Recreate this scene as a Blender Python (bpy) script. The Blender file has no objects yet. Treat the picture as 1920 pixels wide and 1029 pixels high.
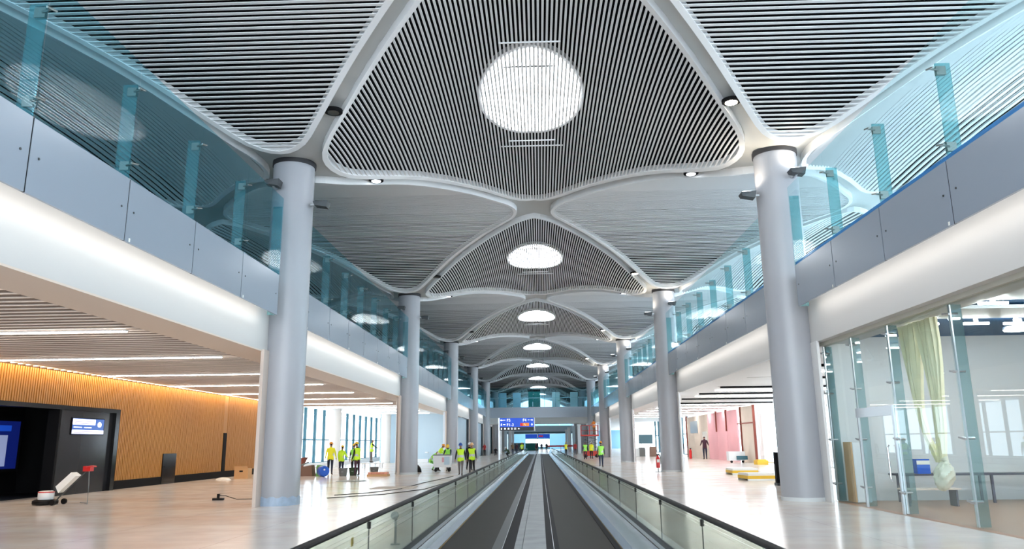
import bpy, bmesh, math, random
from mathutils import Vector, Matrix
random.seed(7)
C = bpy.context.scene.collection
S = bpy.context.scene
PI = math.pi

# ------------------------------------------------------------------ camera, world, light, exposure
cam_d = bpy.data.cameras.new('camera'); cam = bpy.data.objects.new('camera', cam_d); C.objects.link(cam)
cam_d.sensor_width = 36.0; cam_d.lens = 36.0 * 1424.66 / 1920.0
cam_d.clip_start = 0.05; cam_d.clip_end = 2000
_r = Vector((0.99930583, 0.03567274, -0.01073872)); _u = Vector((0.0182037, -0.2160709, 0.97620797)); _f = Vector((-0.03250368, 0.97572579, 0.21657028))
cam.matrix_world = Matrix(((_r.x, _u.x, -_f.x, 0), (_r.y, _u.y, -_f.y, 0), (_r.z, _u.z, -_f.z, 1.75), (0, 0, 0, 1)))
S.camera = cam
w = bpy.data.worlds.new('World'); S.world = w; w.use_nodes = True
bg = w.node_tree.nodes['Background']; bg.inputs[0].default_value = (0.80, 0.90, 1.0, 1); bg.inputs[1].default_value = 4.5
S.view_settings.view_transform = 'Standard'; S.view_settings.look = 'None'
S.view_settings.exposure = 0.82; S.view_settings.gamma = 1.0; S.view_settings.use_curve_mapping = False
try:
    S.cycles.use_denoising = True; S.cycles.max_bounces = 10; S.cycles.diffuse_bounces = 5; S.cycles.glossy_bounces = 4
    S.cycles.transparent_max_bounces = 32; S.cycles.transmission_bounces = 6; S.cycles.sample_clamp_indirect = 8.0
    S.cycles.caustics_reflective = False; S.cycles.caustics_refractive = False
except Exception: pass

# ------------------------------------------------------------------ materials
MATS = {}
def mat(name, col, rough=0.5, metal=0.0, emit=0.0, ecol=None, noise=0.0, nscale=3.0, bump=0.0, spec=0.5, coat=0.0):
    m = bpy.data.materials.new(name); m.use_nodes = True; nt = m.node_tree; b = nt.nodes['Principled BSDF']
    b.inputs['Base Color'].default_value = (*col, 1); b.inputs['Roughness'].default_value = rough; b.inputs['Metallic'].default_value = metal
    b.inputs['Specular IOR Level'].default_value = spec
    if coat: b.inputs['Coat Weight'].default_value = coat; b.inputs['Coat Roughness'].default_value = 0.08
    if emit: b.inputs['Emission Color'].default_value = (*(ecol or col), 1); b.inputs['Emission Strength'].default_value = emit
    if noise or bump:
        tc = nt.nodes.new('ShaderNodeTexCoord'); n = nt.nodes.new('ShaderNodeTexNoise'); n.inputs['Scale'].default_value = nscale; n.inputs['Detail'].default_value = 4
        nt.links.new(tc.outputs['Object'], n.inputs['Vector'])
        if noise:
            mx = nt.nodes.new('ShaderNodeMix'); mx.data_type = 'RGBA'
            mx.inputs[6].default_value = (*[c * (1 - noise) for c in col], 1); mx.inputs[7].default_value = (*[min(1, c * (1 + noise)) for c in col], 1)
            nt.links.new(n.outputs['Fac'], mx.inputs[0]); nt.links.new(mx.outputs[2], b.inputs['Base Color'])
        if bump:
            bp = nt.nodes.new('ShaderNodeBump'); bp.inputs['Strength'].default_value = bump; bp.inputs['Distance'].default_value = 0.01
            nt.links.new(n.outputs['Fac'], bp.inputs['Height']); nt.links.new(bp.outputs['Normal'], b.inputs['Normal'])
    MATS[name] = m; return m
def glassmat(name, tint, refl=0.08, haze=0.0, hazecol=(0.7, 0.8, 0.8), gain=0.75):
    m = bpy.data.materials.new(name); m.use_nodes = True; nt = m.node_tree; nt.nodes.clear()
    o = nt.nodes.new('ShaderNodeOutputMaterial'); t = nt.nodes.new('ShaderNodeBsdfTransparent'); t.inputs[0].default_value = (*tint, 1)
    g = nt.nodes.new('ShaderNodeBsdfGlossy'); g.inputs['Roughness'].default_value = 0.01; g.inputs['Color'].default_value = (0.95, 1, 1, 1)
    fr = nt.nodes.new('ShaderNodeFresnel'); fr.inputs[0].default_value = 1.45
    ma = nt.nodes.new('ShaderNodeMath'); ma.operation = 'MULTIPLY_ADD'; ma.inputs[1].default_value = gain; ma.inputs[2].default_value = max(0, refl - 0.04); ma.use_clamp = True
    geo = nt.nodes.new('ShaderNodeNewGeometry'); sub = nt.nodes.new('ShaderNodeMath'); sub.operation = 'SUBTRACT'; sub.inputs[0].default_value = 1.0
    mul = nt.nodes.new('ShaderNodeMath'); mul.operation = 'MULTIPLY'
    nt.links.new(geo.outputs['Backfacing'], sub.inputs[1]); nt.links.new(fr.outputs[0], ma.inputs[0])
    nt.links.new(ma.outputs[0], mul.inputs[0]); nt.links.new(sub.outputs[0], mul.inputs[1])
    mx = nt.nodes.new('ShaderNodeMixShader'); nt.links.new(mul.outputs[0], mx.inputs[0]); nt.links.new(t.outputs[0], mx.inputs[1]); nt.links.new(g.outputs[0], mx.inputs[2])
    last = mx
    if haze:
        d = nt.nodes.new('ShaderNodeBsdfDiffuse'); d.inputs[0].default_value = (*hazecol, 1); m2 = nt.nodes.new('ShaderNodeMixShader'); m2.inputs[0].default_value = haze
        nt.links.new(mx.outputs[0], m2.inputs[1]); nt.links.new(d.outputs[0], m2.inputs[2]); last = m2
    nt.links.new(last.outputs[0], o.inputs[0]); MATS[name] = m; return m

def floormat(name, c1, c2, line, sx, sy, rough, off=0.0, lw=0.004):
    m = mat(name, c1, rough, coat=0.0); nt = m.node_tree; b = nt.nodes['Principled BSDF']
    tc = nt.nodes.new('ShaderNodeTexCoord'); br = nt.nodes.new('ShaderNodeTexBrick'); br.offset = off; br.squash = 1
    br.inputs['Color1'].default_value = (*c1, 1); br.inputs['Color2'].default_value = (*[c * 0.985 for c in c1], 1); br.inputs['Mortar'].default_value = (*line, 1)
    br.inputs['Scale'].default_value = 1; br.inputs['Mortar Size'].default_value = lw; br.inputs['Brick Width'].default_value = sx; br.inputs['Row Height'].default_value = sy
    nt.links.new(tc.outputs['Object'], br.inputs['Vector'])
    n = nt.nodes.new('ShaderNodeTexNoise'); n.inputs['Scale'].default_value = 0.28; n.inputs['Detail'].default_value = 6; n.inputs['Roughness'].default_value = 0.6
    mp = nt.nodes.new('ShaderNodeMapping'); mp.inputs['Scale'].default_value = (0.6, 1.5, 1)
    nt.links.new(tc.outputs['Object'], mp.inputs['Vector']); nt.links.new(mp.outputs[0], n.inputs['Vector'])
    rp = nt.nodes.new('ShaderNodeValToRGB'); rp.color_ramp.elements[0].position = 0.42; rp.color_ramp.elements[1].position = 0.62
    rp.color_ramp.elements[0].color = (1, 1, 1, 1); rp.color_ramp.elements[1].color = (*c2, 1)
    mx = nt.nodes.new('ShaderNodeMix'); mx.data_type = 'RGBA'; mx.blend_type = 'MULTIPLY'; mx.inputs[0].default_value = 1
    nt.links.new(n.outputs['Fac'], rp.inputs[0]); nt.links.new(br.outputs['Color'], mx.inputs[6]); nt.links.new(rp.outputs[0], mx.inputs[7]); nt.links.new(mx.outputs[2], b.inputs['Base Color'])
    n2 = nt.nodes.new('ShaderNodeTexNoise'); n2.inputs['Scale'].default_value = 1.3; nt.links.new(tc.outputs['Object'], n2.inputs['Vector'])
    mr = nt.nodes.new('ShaderNodeMapRange'); mr.inputs[3].default_value = rough * 0.7; mr.inputs[4].default_value = rough * 1.5
    nt.links.new(n2.outputs['Fac'], mr.inputs[0]); nt.links.new(mr.outputs[0], b.inputs['Roughness'])
    return m

M = MATS
mat('slat_white', (0.80, 0.81, 0.82), 0.45); mat('rim_white', (0.85, 0.86, 0.87), 0.4); mat('plenum_black', (0.006, 0.006, 0.007), 0.9, spec=0.05)
mat('rib_grey', (0.50, 0.51, 0.50), 0.45); mat('column_paint', (0.375, 0.385, 0.415), 0.35, noise=0.03, nscale=1.2)
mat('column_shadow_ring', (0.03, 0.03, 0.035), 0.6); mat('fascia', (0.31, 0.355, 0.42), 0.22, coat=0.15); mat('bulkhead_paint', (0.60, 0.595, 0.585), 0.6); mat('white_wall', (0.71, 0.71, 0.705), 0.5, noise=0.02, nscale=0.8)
mat('beige_pier', (0.62, 0.53, 0.47), 0.5); mat('putty', (0.50, 0.49, 0.43), 0.5); mat('beige_soffit', (0.70, 0.60, 0.52), 0.5); mat('baffle_shaded_side', (0.40, 0.32, 0.27), 0.6); mat('baffle_lit_edge', (0.86, 0.77, 0.70), 0.5); mat('baffle_white', (0.82, 0.84, 0.85), 0.45)
mat('plenum_beige', (0.30, 0.24, 0.20), 0.8); mat('plenum_white', (0.6, 0.63, 0.65), 0.8)
mat('lamp_white', (1, 0.96, 0.90), 0.5, emit=22.0); mat('lamp_bright', (1, 0.98, 0.96), 0.5, emit=45.0); mat('lamp_cove', (1, 0.96, 0.90), 0.5, emit=4.0); mat('lamp_warm', (1, 0.78, 0.48), 0.5, emit=10.0)
mat('skylight', (0.95, 0.98, 1.0), 0.5, emit=7.0); mat('lens_on', (1, 0.86, 0.66), 0.4, emit=40.0); mat('lens_off', (0.10, 0.09, 0.08), 0.2); mat('far_window', (0.85, 0.93, 1), 0.4, emit=1.3); mat('lens_dim', (0.9, 0.95, 1), 0.4, emit=3.0)
mat('wood', (0.43, 0.185, 0.030), 0.5, noise=0.16, nscale=2.0); mat('wood_back', (0.07, 0.03, 0.008), 0.8)
mat('black_gloss', (0.006, 0.006, 0.007), 0.15, spec=0.2); mat('black_matte', (0.007, 0.007, 0.008), 0.7, spec=0.12); mat('dark_glass_panel', (0.018, 0.019, 0.022), 0.16, spec=0.25)
mat('black_rubber', (0.009, 0.008, 0.008), 0.5, spec=0.15); mat('belt_rubber', (0.030, 0.027, 0.023), 0.6, spec=0.2, noise=0.1, nscale=1.0, bump=0.02); mat('steel', (0.55, 0.58, 0.60), 0.30, metal=0.9)
mat('steel_brushed', (0.24, 0.26, 0.27), 0.48, metal=0.6, noise=0.38, nscale=2.2); mat('alu_blue', (0.62, 0.70, 0.78), 0.25, metal=0.6); mat('clamp_metal', (0.22, 0.25, 0.24), 0.35, metal=0.5); mat('dark_steel', (0.06, 0.066, 0.07), 0.45, metal=0.4)
mat('comb_black', (0.008, 0.008, 0.011), 0.6, spec=0.1); mat('safety_yellow', (0.80, 0.48, 0.03), 0.5); mat('edge_ochre', (0.20, 0.115, 0.02), 0.6); mat('grey_plastic', (0.17, 0.18, 0.18), 0.4)
mat('film_blue', (0.35, 0.45, 0.58), 0.3, noise=0.25, nscale=6); mat('tape_blue', (0.02, 0.22, 0.62), 0.4); mat('tape_white', (0.85, 0.85, 0.8), 0.4)
mat('teal_wall', (0.07, 0.16, 0.20), 0.4); mat('teal_metal', (0.02, 0.115, 0.16), 0.35); mat('mullion', (0.10, 0.24, 0.32), 0.4); mat('pink_wall', (0.78, 0.42, 0.46), 0.7, noise=0.12, nscale=0.5)
mat('drywall', (0.66, 0.58, 0.50), 0.8, noise=0.07, nscale=0.7); mat('rust_steel', (0.26, 0.06, 0.04), 0.6); mat('blue_wall', (0.52, 0.66, 0.76), 0.4)
mat('far_blue', (0.16, 0.34, 0.46), 0.4); mat('navy_ceiling', (0.006, 0.08, 0.20), 0.5); mat('grey_panel', (0.60, 0.63, 0.64), 0.5); mat('brown_floor', (0.42, 0.26, 0.17), 0.32, spec=0.3)
mat('cloth_cream', (0.86, 0.80, 0.56), 0.8, noise=0.08, nscale=5); mat('plastic_bag', (0.88, 0.86, 0.72), 0.35, bump=0.5, nscale=9); mat('bench_dark', (0.09, 0.09, 0.12), 0.5)
mat('white_metal', (0.82, 0.84, 0.86), 0.35); mat('brown_box', (0.62, 0.38, 0.19), 0.8); mat('red_paint', (0.60, 0.02, 0.02), 0.35); mat('red_lift', (0.70, 0.05, 0.03), 0.4)
mat('blue_plastic', (0.02, 0.12, 0.60), 0.3); mat('brick_brown', (0.20, 0.12, 0.09), 0.8); mat('foam_white', (0.85, 0.85, 0.82), 0.7); mat('crate_yellow', (0.85, 0.52, 0.04), 0.55)
mat('orange', (0.85, 0.26, 0.03), 0.5); mat('green_cloth', (0.16, 0.42, 0.12), 0.8); mat('green_teal', (0.0, 0.16, 0.15), 0.6); mat('salmon', (0.75, 0.35, 0.25), 0.7)
mat('sign_blue', (0.012, 0.075, 0.55), 0.4, emit=0.35); mat('sign_black', (0.012, 0.012, 0.016), 0.4); mat('sign_white', (0.9, 0.92, 0.95), 0.4, emit=0.7); mat('sign_orange', (0.9, 0.20, 0.02), 0.4, emit=0.5); mat('sign_red', (0.6, 0.02, 0.02), 0.4, emit=0.3)
mat('screen_white', (0.75, 0.75, 1.0), 0.3, emit=1.0); mat('screen_blue', (0.02, 0.08, 0.30), 0.3, emit=0.6); mat('screen_deep', (0.004, 0.01, 0.11), 0.3, emit=0.5); mat('screen_text', (0.25, 0.2, 0.55), 0.3, emit=0.6); mat('screen_dim', (0.3, 0.36, 0.6), 0.3, emit=0.35)
mat('skin', (0.42, 0.22, 0.14), 0.5); mat('hair_black', (0.012, 0.01, 0.01), 0.6); mat('cloth_black', (0.014, 0.014, 0.018), 0.8); mat('cloth_navy', (0.025, 0.035, 0.07), 0.8); mat('cloth_grey', (0.20, 0.18, 0.17), 0.8)
mat('jeans', (0.10, 0.14, 0.24), 0.8); mat('cloth_maroon', (0.07, 0.03, 0.05), 0.8); mat('cloth_red', (0.45, 0.04, 0.04), 0.8); mat('cloth_brown', (0.26, 0.16, 0.08), 0.8); mat('shoe', (0.06, 0.045, 0.04), 0.7); mat('cloth_green', (0.05, 0.09, 0.05), 0.8)
mat('hivis_lime', (0.58, 0.88, 0.03), 0.6, emit=0.08); mat('hivis_yellow', (0.90, 0.85, 0.03), 0.6, emit=0.08); mat('hivis_green', (0.35, 0.85, 0.12), 0.6, emit=0.08); mat('reflective', (0.62, 0.66, 0.66), 0.35)
mat('helmet_orange', (0.95, 0.36, 0.03), 0.3); mat('helmet_yellow', (0.95, 0.62, 0.04), 0.3); mat('helmet_white', (0.85, 0.86, 0.88), 0.3); mat('helmet_blue', (0.03, 0.10, 0.40), 0.4); mat('helmet_tan', (0.75, 0.45, 0.22), 0.3)
glassmat('rail_glass', (0.68, 0.87, 0.92), 0.04, haze=0.015, hazecol=(0.2, 0.5, 0.6), gain=0.28); glassmat('rail_glass_clear', (0.86, 0.955, 0.965), 0.04, haze=0.015, hazecol=(0.5, 0.75, 0.8), gain=0.35); glassmat('fin_glass', (0.50, 0.74, 0.76), 0.08, haze=0.14, hazecol=(0.35, 0.62, 0.66)); glassmat('walk_glass', (0.86, 0.91, 0.86), 0.10, haze=0.10, hazecol=(0.55, 0.58, 0.48))
glassmat('room_glass', (0.92, 0.97, 0.97), 0.05, gain=0.6); glassmat('window_glass', (0.95, 0.98, 0.99), 0.04); glassmat('room_fin', (0.66, 0.78, 0.79), 0.10, haze=0.14, hazecol=(0.42, 0.54, 0.55))
floormat('floor_stone', (0.84, 0.775, 0.725), (0.93, 0.86, 0.80), (0.52, 0.47, 0.43), 3.0, 3.0, 0.16, lw=0.006)
floormat('floor_stone_plain', (0.74, 0.68, 0.63), (0.94, 0.88, 0.84), (0.60, 0.5, 0.44), 2.4, 4.8, 0.18, lw=0.006)

# ------------------------------------------------------------------ mesh helpers
class MB:
    def __init__(s): s.v = []; s.f = []; s.m = []; s.cur = 0
    def add(s, vs, fs):
        n = len(s.v); s.v += [tuple(v) for v in vs]; s.f += [tuple(i + n for i in f) for f in fs]; s.m += [s.cur] * len(fs); return s
    def box(s, x0, x1, y0, y1, z0, z1):
        return s.add([(x0, y0, z0), (x1, y0, z0), (x1, y1, z0), (x0, y1, z0), (x0, y0, z1), (x1, y0, z1), (x1, y1, z1), (x0, y1, z1)],
                     [(0, 3, 2, 1), (4, 5, 6, 7), (0, 1, 5, 4), (1, 2, 6, 5), (2, 3, 7, 6), (3, 0, 4, 7)])
    def hexa(s, p):   # 8 points, bottom 4 ccw then top 4
        return s.add(p, [(0, 3, 2, 1), (4, 5, 6, 7), (0, 1, 5, 4), (1, 2, 6, 5), (2, 3, 7, 6), (3, 0, 4, 7)])
    def tube(s, pts, r, n=8, cap=True):
        pts = [Vector(p) for p in pts]; rs = r if isinstance(r, (list, tuple)) else [r] * len(pts); rings = []
        for i, p in enumerate(pts):
            d = (pts[min(i + 1, len(pts) - 1)] - pts[max(i - 1, 0)]).normalized()
            a = d.cross(Vector((0, 0, 1))) if abs(d.z) < 0.95 else d.cross(Vector((1, 0, 0)))
            a.normalize(); b = d.cross(a)
            rings.append([p + (a * math.cos(2 * PI * k / n) + b * math.sin(2 * PI * k / n)) * rs[i] for k in range(n)])
        vs = [q for R in rings for q in R]; fs = []
        for i in range(len(pts) - 1):
            for k in range(n): fs.append((i * n + k, i * n + (k + 1) % n, (i + 1) * n + (k + 1) % n, (i + 1) * n + k))
        if cap: fs.append(tuple(range(n))[::-1]); fs.append(tuple((len(pts) - 1) * n + k for k in range(n)))
        return s.add(vs, fs)
    def lathe(s, prof, n=24, c=(0, 0, 0)):
        vs = [(c[0] + r * math.cos(2 * PI * k / n), c[1] + r * math.sin(2 * PI * k / n), c[2] + z) for r, z in prof for k in range(n)]; fs = []
        for i in range(len(prof) - 1):
            for k in range(n): fs.append((i * n + k, i * n + (k + 1) % n, (i + 1) * n + (k + 1) % n, (i + 1) * n + k))
        fs.append(tuple(range(n))[::-1]); fs.append(tuple((len(prof) - 1) * n + k for k in range(n)))
        return s.add(vs, fs)
    def prof_y(s, prof, y0, y1):   # extrude closed xz profile along y
        n = len(prof); vs = [(x, y0, z) for x, z in prof] + [(x, y1, z) for x, z in prof]
        fs = [(k, (k + 1) % n, n + (k + 1) % n, n + k) for k in range(n)] + [tuple(range(n))[::-1], tuple(range(n, 2 * n))]
        return s.add(vs, fs)
    def ellip(s, c, r, n=12, m=8, z0=-1.0):
        vs = []; fs = []
        a0 = math.asin(z0)
        for i in range(m + 1):
            a = a0 + (PI / 2 - a0) * i / m
            for k in range(n): vs.append((c[0] + r[0] * math.cos(a) * math.cos(2 * PI * k / n), c[1] + r[1] * math.cos(a) * math.sin(2 * PI * k / n), c[2] + r[2] * math.sin(a)))
        for i in range(m):
            for k in range(n): fs.append((i * n + k, i * n + (k + 1) % n, (i + 1) * n + (k + 1) % n, (i + 1) * n + k))
        fs.append(tuple(range(n))[::-1])
        return s.add(vs, fs)
    def build(s, name, mats, parent=None, loc=None, smooth=False, rotz=0.0):
        me = bpy.data.meshes.new(name); me.from_pydata(s.v, [], s.f)
        if not isinstance(mats, (list, tuple)): mats = [mats]
        for m in mats: me.materials.append(M[m] if isinstance(m, str) else m)
        if len(mats) > 1: me.polygons.foreach_set('material_index', s.m)
        bm = bmesh.new(); bm.from_mesh(me); bmesh.ops.recalc_face_normals(bm, faces=bm.faces); bm.to_mesh(me); bm.free()
        if smooth:
            me.polygons.foreach_set('use_smooth', [True] * len(me.polygons))
            try: me.set_sharp_from_angle(angle=math.radians(40))
            except Exception: pass
        o = bpy.data.objects.new(name, me); C.objects.link(o)
        if parent: o.parent = parent
        if loc: o.location = loc
        if rotz: o.rotation_euler.z = rotz
        return o
def tag(o, label=None, cat=None, group=None, kind=None):
    if label: o['label'] = label
    if cat: o['category'] = cat
    if group: o['group'] = group
    if kind: o['kind'] = kind
    return o
def empty(name, loc=(0, 0, 0), label=None, cat=None, group=None, kind=None, rotz=0.0, parent=None):
    o = bpy.data.objects.new(name, None); C.objects.link(o); o.location = loc; o.rotation_euler.z = rotz; o.empty_display_size = 0.2
    if parent: o.parent = parent
    return tag(o, label, cat, group, kind)
def box_ob(name, m, x0, x1, y0, y1, z0, z1, parent=None, loc=None): return MB().box(x0, x1, y0, y1, z0, z1).build(name, m, parent, loc)
_unit = {}
def cube_inst(name, m, center, size, parent):   # shared unit cube per material
    if m not in _unit:
        o = MB().box(-.5, .5, -.5, .5, -.5, .5).build(name, m); _unit[m] = o.data; bpy.data.objects.remove(o)
    o = bpy.data.objects.new(name, _unit[m]); C.objects.link(o); o.parent = parent; o.location = center; o.scale = size; return o
def bezier(a, b, c, n=6):
    return [((1 - t) ** 2 * a[0] + 2 * t * (1 - t) * b[0] + t * t * c[0], (1 - t) ** 2 * a[1] + 2 * t * (1 - t) * b[1] + t * t * c[1]) for t in [i / n for i in range(n + 1)]]
def text_mesh(body, size, name, m, parent, loc, rot=(PI / 2, 0, 0), align='LEFT', ext=0.004):
    cu = bpy.data.curves.new(name, 'FONT'); cu.body = body; cu.size = size; cu.align_x = align; cu.extrude = ext; cu.resolution_u = 3
    t = bpy.data.objects.new(name, cu); C.objects.link(t)
    dg = bpy.context.evaluated_depsgraph_get(); dg.update(); me = bpy.data.meshes.new_from_object(t.evaluated_get(dg)); bpy.data.objects.remove(t)
    me.materials.clear(); me.materials.append(M[m]); o = bpy.data.objects.new(name, me); C.objects.link(o); o.parent = parent; o.location = loc; o.rotation_euler = rot; return o
def area(name, loc, rot, sx, sy, power, col):
    d = bpy.data.lights.new(name, 'AREA'); d.shape = 'RECTANGLE'; d.size = sx; d.size_y = sy; d.energy = power; d.color = col
    o = bpy.data.objects.new(name, d); C.objects.link(o); o.location = loc; o.rotation_euler = rot; return o
def ordinal(i): return ['nearest', 'second', 'third', 'fourth', 'fifth', 'sixth', 'seventh', 'eighth', 'ninth', 'tenth'][i]

# ------------------------------------------------------------------ building constants
X0 = -0.09; AX = 7.96; L = 23.06; AY = L / 2; YC = [23.83 + L * k for k in range(-1, 9)]   # YC[0] is behind the lens, YC[1] the first columns
XL = X0 - AX; XR = X0 + AX; YB = -10.7; YE = 215.0
ZT = [(0, 12.95), (1, 12.92), (2.3, 12.77), (3.5, 12.5), (4.4, 12.22), (5.0, 11.96), (5.8, 11.56), (6.6, 11.18), (7.3, 10.98), (8, 10.9)]
def zd(x):
    x = min(8, abs(x) * 8 / AX)
    for (a, za), (b, zb) in zip(ZT, ZT[1:]):
        if x <= b:
            return za + (zb - za) * (x - a) / (b - a)
    return ZT[-1][1]
BUMP = 0.58
def zc(x, y):   # central panels: arched both ways
    q = 1 - min(1.0, abs(x) / AX); yb = AY * q + 1e-6
    return zd(x) + BUMP * q * max(0.0, 1 - (y / yb) ** 2)
def fold(u):  # distance to nearest even integer
    u = u % 2.0
    return min(u, 2 - u)
def zsurf(x, y):
    u = fold((x - X0) / AX); v = fold((y - YC[1]) / AY)
    return max(zc(AX * u, AY * v), zd(AX * (1 - v)))

# ------------------------------------------------------------------ large structure
tag(box_ob('floor', 'floor_stone', -26, -8.9, YB, YE, -0.3, 0.0), kind='structure')
tag(box_ob('floor', 'floor_stone', -8.9, 8.5, YB, YE, -0.3, 0.0), kind='structure')
tag(box_ob('floor', 'floor_stone_plain', 8.5, 26, 23.5, YE, -0.3, 0.0), kind='structure')
tag(box_ob('floor', 'brown_floor', 8.5, 26, YB, 23.5, -0.3, 0.0), kind='structure')
# vault sheet with the ribs showing between the slat panels
vb = MB(); nx = 96; xs = [X0 - 3 * AX + 6 * AX * i / nx for i in range(nx + 1)]
y_lo, y_hi = YC[0] - AY, YC[8] + AY; ny = int(round((y_hi - y_lo) / AY * 16)); ys = [y_lo + (y_hi - y_lo) * j / ny for j in range(ny + 1)]
vv = [(x, y, zsurf(x, y)) for y in ys for x in xs]
vf = []
for j in range(ny):
    for i in range(nx):
        a = j * (nx + 1) + i; b = a + 1; c = a + nx + 2; d = a + nx + 1
        # split each quad along the local rib direction so the crease stays sharp
        if ((int((i) / 16) + int(j / 16)) % 2) == 0: vf += [(a, b, c), (a, c, d)]
        else: vf += [(a, b, d), (b, c, d)]
ceil_ob = tag(vb.add(vv, vf).build('ceiling', 'rib_grey', smooth=True), kind='structure')
# upper gallery slabs, bulkheads
for s, xf, xc, nm in ((-1, -7.85, XL, 'left'), (1, 7.70, XR, 'right')):
    xb = -8.40 if s < 0 else 8.30
    a, b = sorted((xb + s * 1.2, s * 24.0)); tag(box_ob('floor', 'grey_panel', a, b, YB, YE, 4.95, 6.72), kind='structure')          # gallery slab
    a, b = sorted((xb, xb + s * 1.2)); tag(box_ob('trim_%d' % (1 if s < 0 else 2), 'bulkhead_paint', a, b, YB, YE, 4.60, 6.72), kind='structure')
    a, b = sorted((xf + s * 0.06, xb))
    for k in range(0, 8): tag(box_ob('trim_%d' % (3 if s < 0 else 4), 'grey_panel', a, b, YC[k] + L / 16, YC[k + 1] - L / 16, 6.60, 6.80), kind='structure')
# upper outer walls
tag(box_ob('wall_left', 'teal_wall', -24.2, -24.0, YB, YE, 6.72, 13), kind='structure')
# ------------------------------------------------------------------ ceiling slat panels
def diamond(sx, sy, tx, ty, s=0.96):
    a, b = sx * s, sy * s
    P = [(a, 0), (0, b), (-a, 0), (0, -b)]; T = [tx, ty, tx, ty]; out = []
    for i in range(4):
        p = P[i]; q0 = P[i - 1]; q1 = P[(i + 1) % 4]; t = T[i]
        A = (p[0] + (q0[0] - p[0]) * t, p[1] + (q0[1] - p[1]) * t); B = (p[0] + (q1[0] - p[0]) * t, p[1] + (q1[1] - p[1]) * t)
        out += bezier(A, p, B, 8)
        n1 = P[(i + 1) % 4]; tn = T[(i + 1) % 4]
        E1 = (n1[0] + (p[0] - n1[0]) * tn, n1[1] + (p[1] - n1[1]) * tn)
        for k in range(1, 12): out.append((B[0] + (E1[0] - B[0]) * k / 12, B[1] + (E1[1] - B[1]) * k / 12))
    return out
def inset(poly, d):
    n = len(poly); out = []
    for i in range(n):
        a = Vector(poly[i - 1]); b = Vector(poly[i]); c = Vector(poly[(i + 1) % n])
        t = (c - a); t.normalize(); nrm = Vector((-t.y, t.x)); out.append((b.x + nrm.x * d, b.y + nrm.y * d))
    return out
def spans(poly, val, axis):   # extent of polygon along the other axis
    hits = []; n = len(poly)
    for i in range(n):
        a = poly[i]; b = poly[(i + 1) % n]
        if (a[axis] - val) * (b[axis] - val) < 0:
            t = (val - a[axis]) / (b[axis] - a[axis]); hits.append(a[1 - axis] + t * (b[1 - axis] - a[1 - axis]))
    return (min(hits), max(hits)) if len(hits) >= 2 else None
DC = diamond(AX, AY, 0.19, 0.17); DS = diamond(AX, AY, 0.13, 0.16)
DEPTH = 0.26
def slat_panel(kind, cx, cy, pitch, sw, sh, single, label, group=None):
    poly = DC if kind == 'c' else DS
    root = empty('slatted_ceiling_panel', (cx, cy, 10.9), label, 'ceiling panel', group)
    zf = zc if kind == 'c' else (lambda x, y: zd(AX * min(1, abs(y) / AY)))
    inn = inset(poly, 0.17); n = len(poly)
    vs = []
    for (x, y), (xi, yi) in zip(poly, inn):
        z = zf(x, y) - 10.9
        vs += [(x, y, z + 0.02), (x, y, z - DEPTH), (xi, yi, zf(xi, yi) - 10.9 - DEPTH), (xi, yi, zf(xi, yi) - 10.9 + 0.02)]
    fs = []
    for i in range(n):
        j = (i + 1) % n
        for k in range(4): fs.append((i * 4 + k, j * 4 + k, j * 4 + (k + 1) % 4, i * 4 + (k + 1) % 4))
    MB().add(vs, fs).build('rim', 'rim_white', root)
    # backing sheet
    mid = inset(poly, 0.10); N = 40; rows = []; K = 10 if kind == 'c' else 1
    ax = 0 if kind == 'c' else 1
    lim = max(p[ax] for p in mid) * 0.999
    for i in range(N + 1):
        v = -lim + 2 * lim * i / N; e = spans(mid, v, ax)
        if not e: continue
        for q in range(K + 1):
            t = e[0] + (e[1] - e[0]) * q / K
            rows.append((v, t, zf(v, t) - 10.93) if ax == 0 else (t, v, zf(t, v) - 10.93))
    R = len(rows) // (K + 1)
    MB().add(rows, [(i * (K + 1) + q, i * (K + 1) + q + 1, (i + 1) * (K + 1) + q + 1, (i + 1) * (K + 1) + q) for i in range(R - 1) for q in range(K)]).build('backing', 'plenum_black', root)
    jb = MB(); cl = inset(poly, 0.12); lim = max(p[ax] for p in cl) - 0.05; k = int(lim / pitch)
    for i in range(-k, k + 1):
        v = i * pitch; e = spans(cl, v + 1e-5, ax)
        if not e or e[1] - e[0] < 0.15: continue
        if kind == 'c':
            sb = MB() if single else jb; ns = 10 if single else 6; vs = []
            for q in range(ns + 1):
                t = e[0] + (e[1] - e[0]) * q / ns; z = zc(v, t) - 10.9 - DEPTH + 0.015
                vs += [(v - sw / 2, t, z), (v + sw / 2, t, z), (v + sw / 2, t, z + sh), (v - sw / 2, t, z + sh)]
            sb.add(vs, [(q * 4 + m, q * 4 + (m + 1) % 4, q * 4 + 4 + (m + 1) % 4, q * 4 + 4 + m) for q in range(ns) for m in range(4)] + [(0, 3, 2, 1), tuple(ns * 4 + m for m in range(4))])
            if single: sb.build('slat', 'slat_white', root)
        else:
            z = zf(0, v) - 10.9 - DEPTH + 0.015 + sh / 2
            if single: cube_inst('slat', 'slat_white', ((e[0] + e[1]) / 2, v, z), (e[1] - e[0], sw, sh), root)
            else: jb.box(e[0], e[1], v - sw / 2, v + sw / 2, z - sh / 2, z + sh / 2)
    if not single: tag(jb.build('slats', 'slat_white', root), kind='stuff')
    return root
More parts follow.
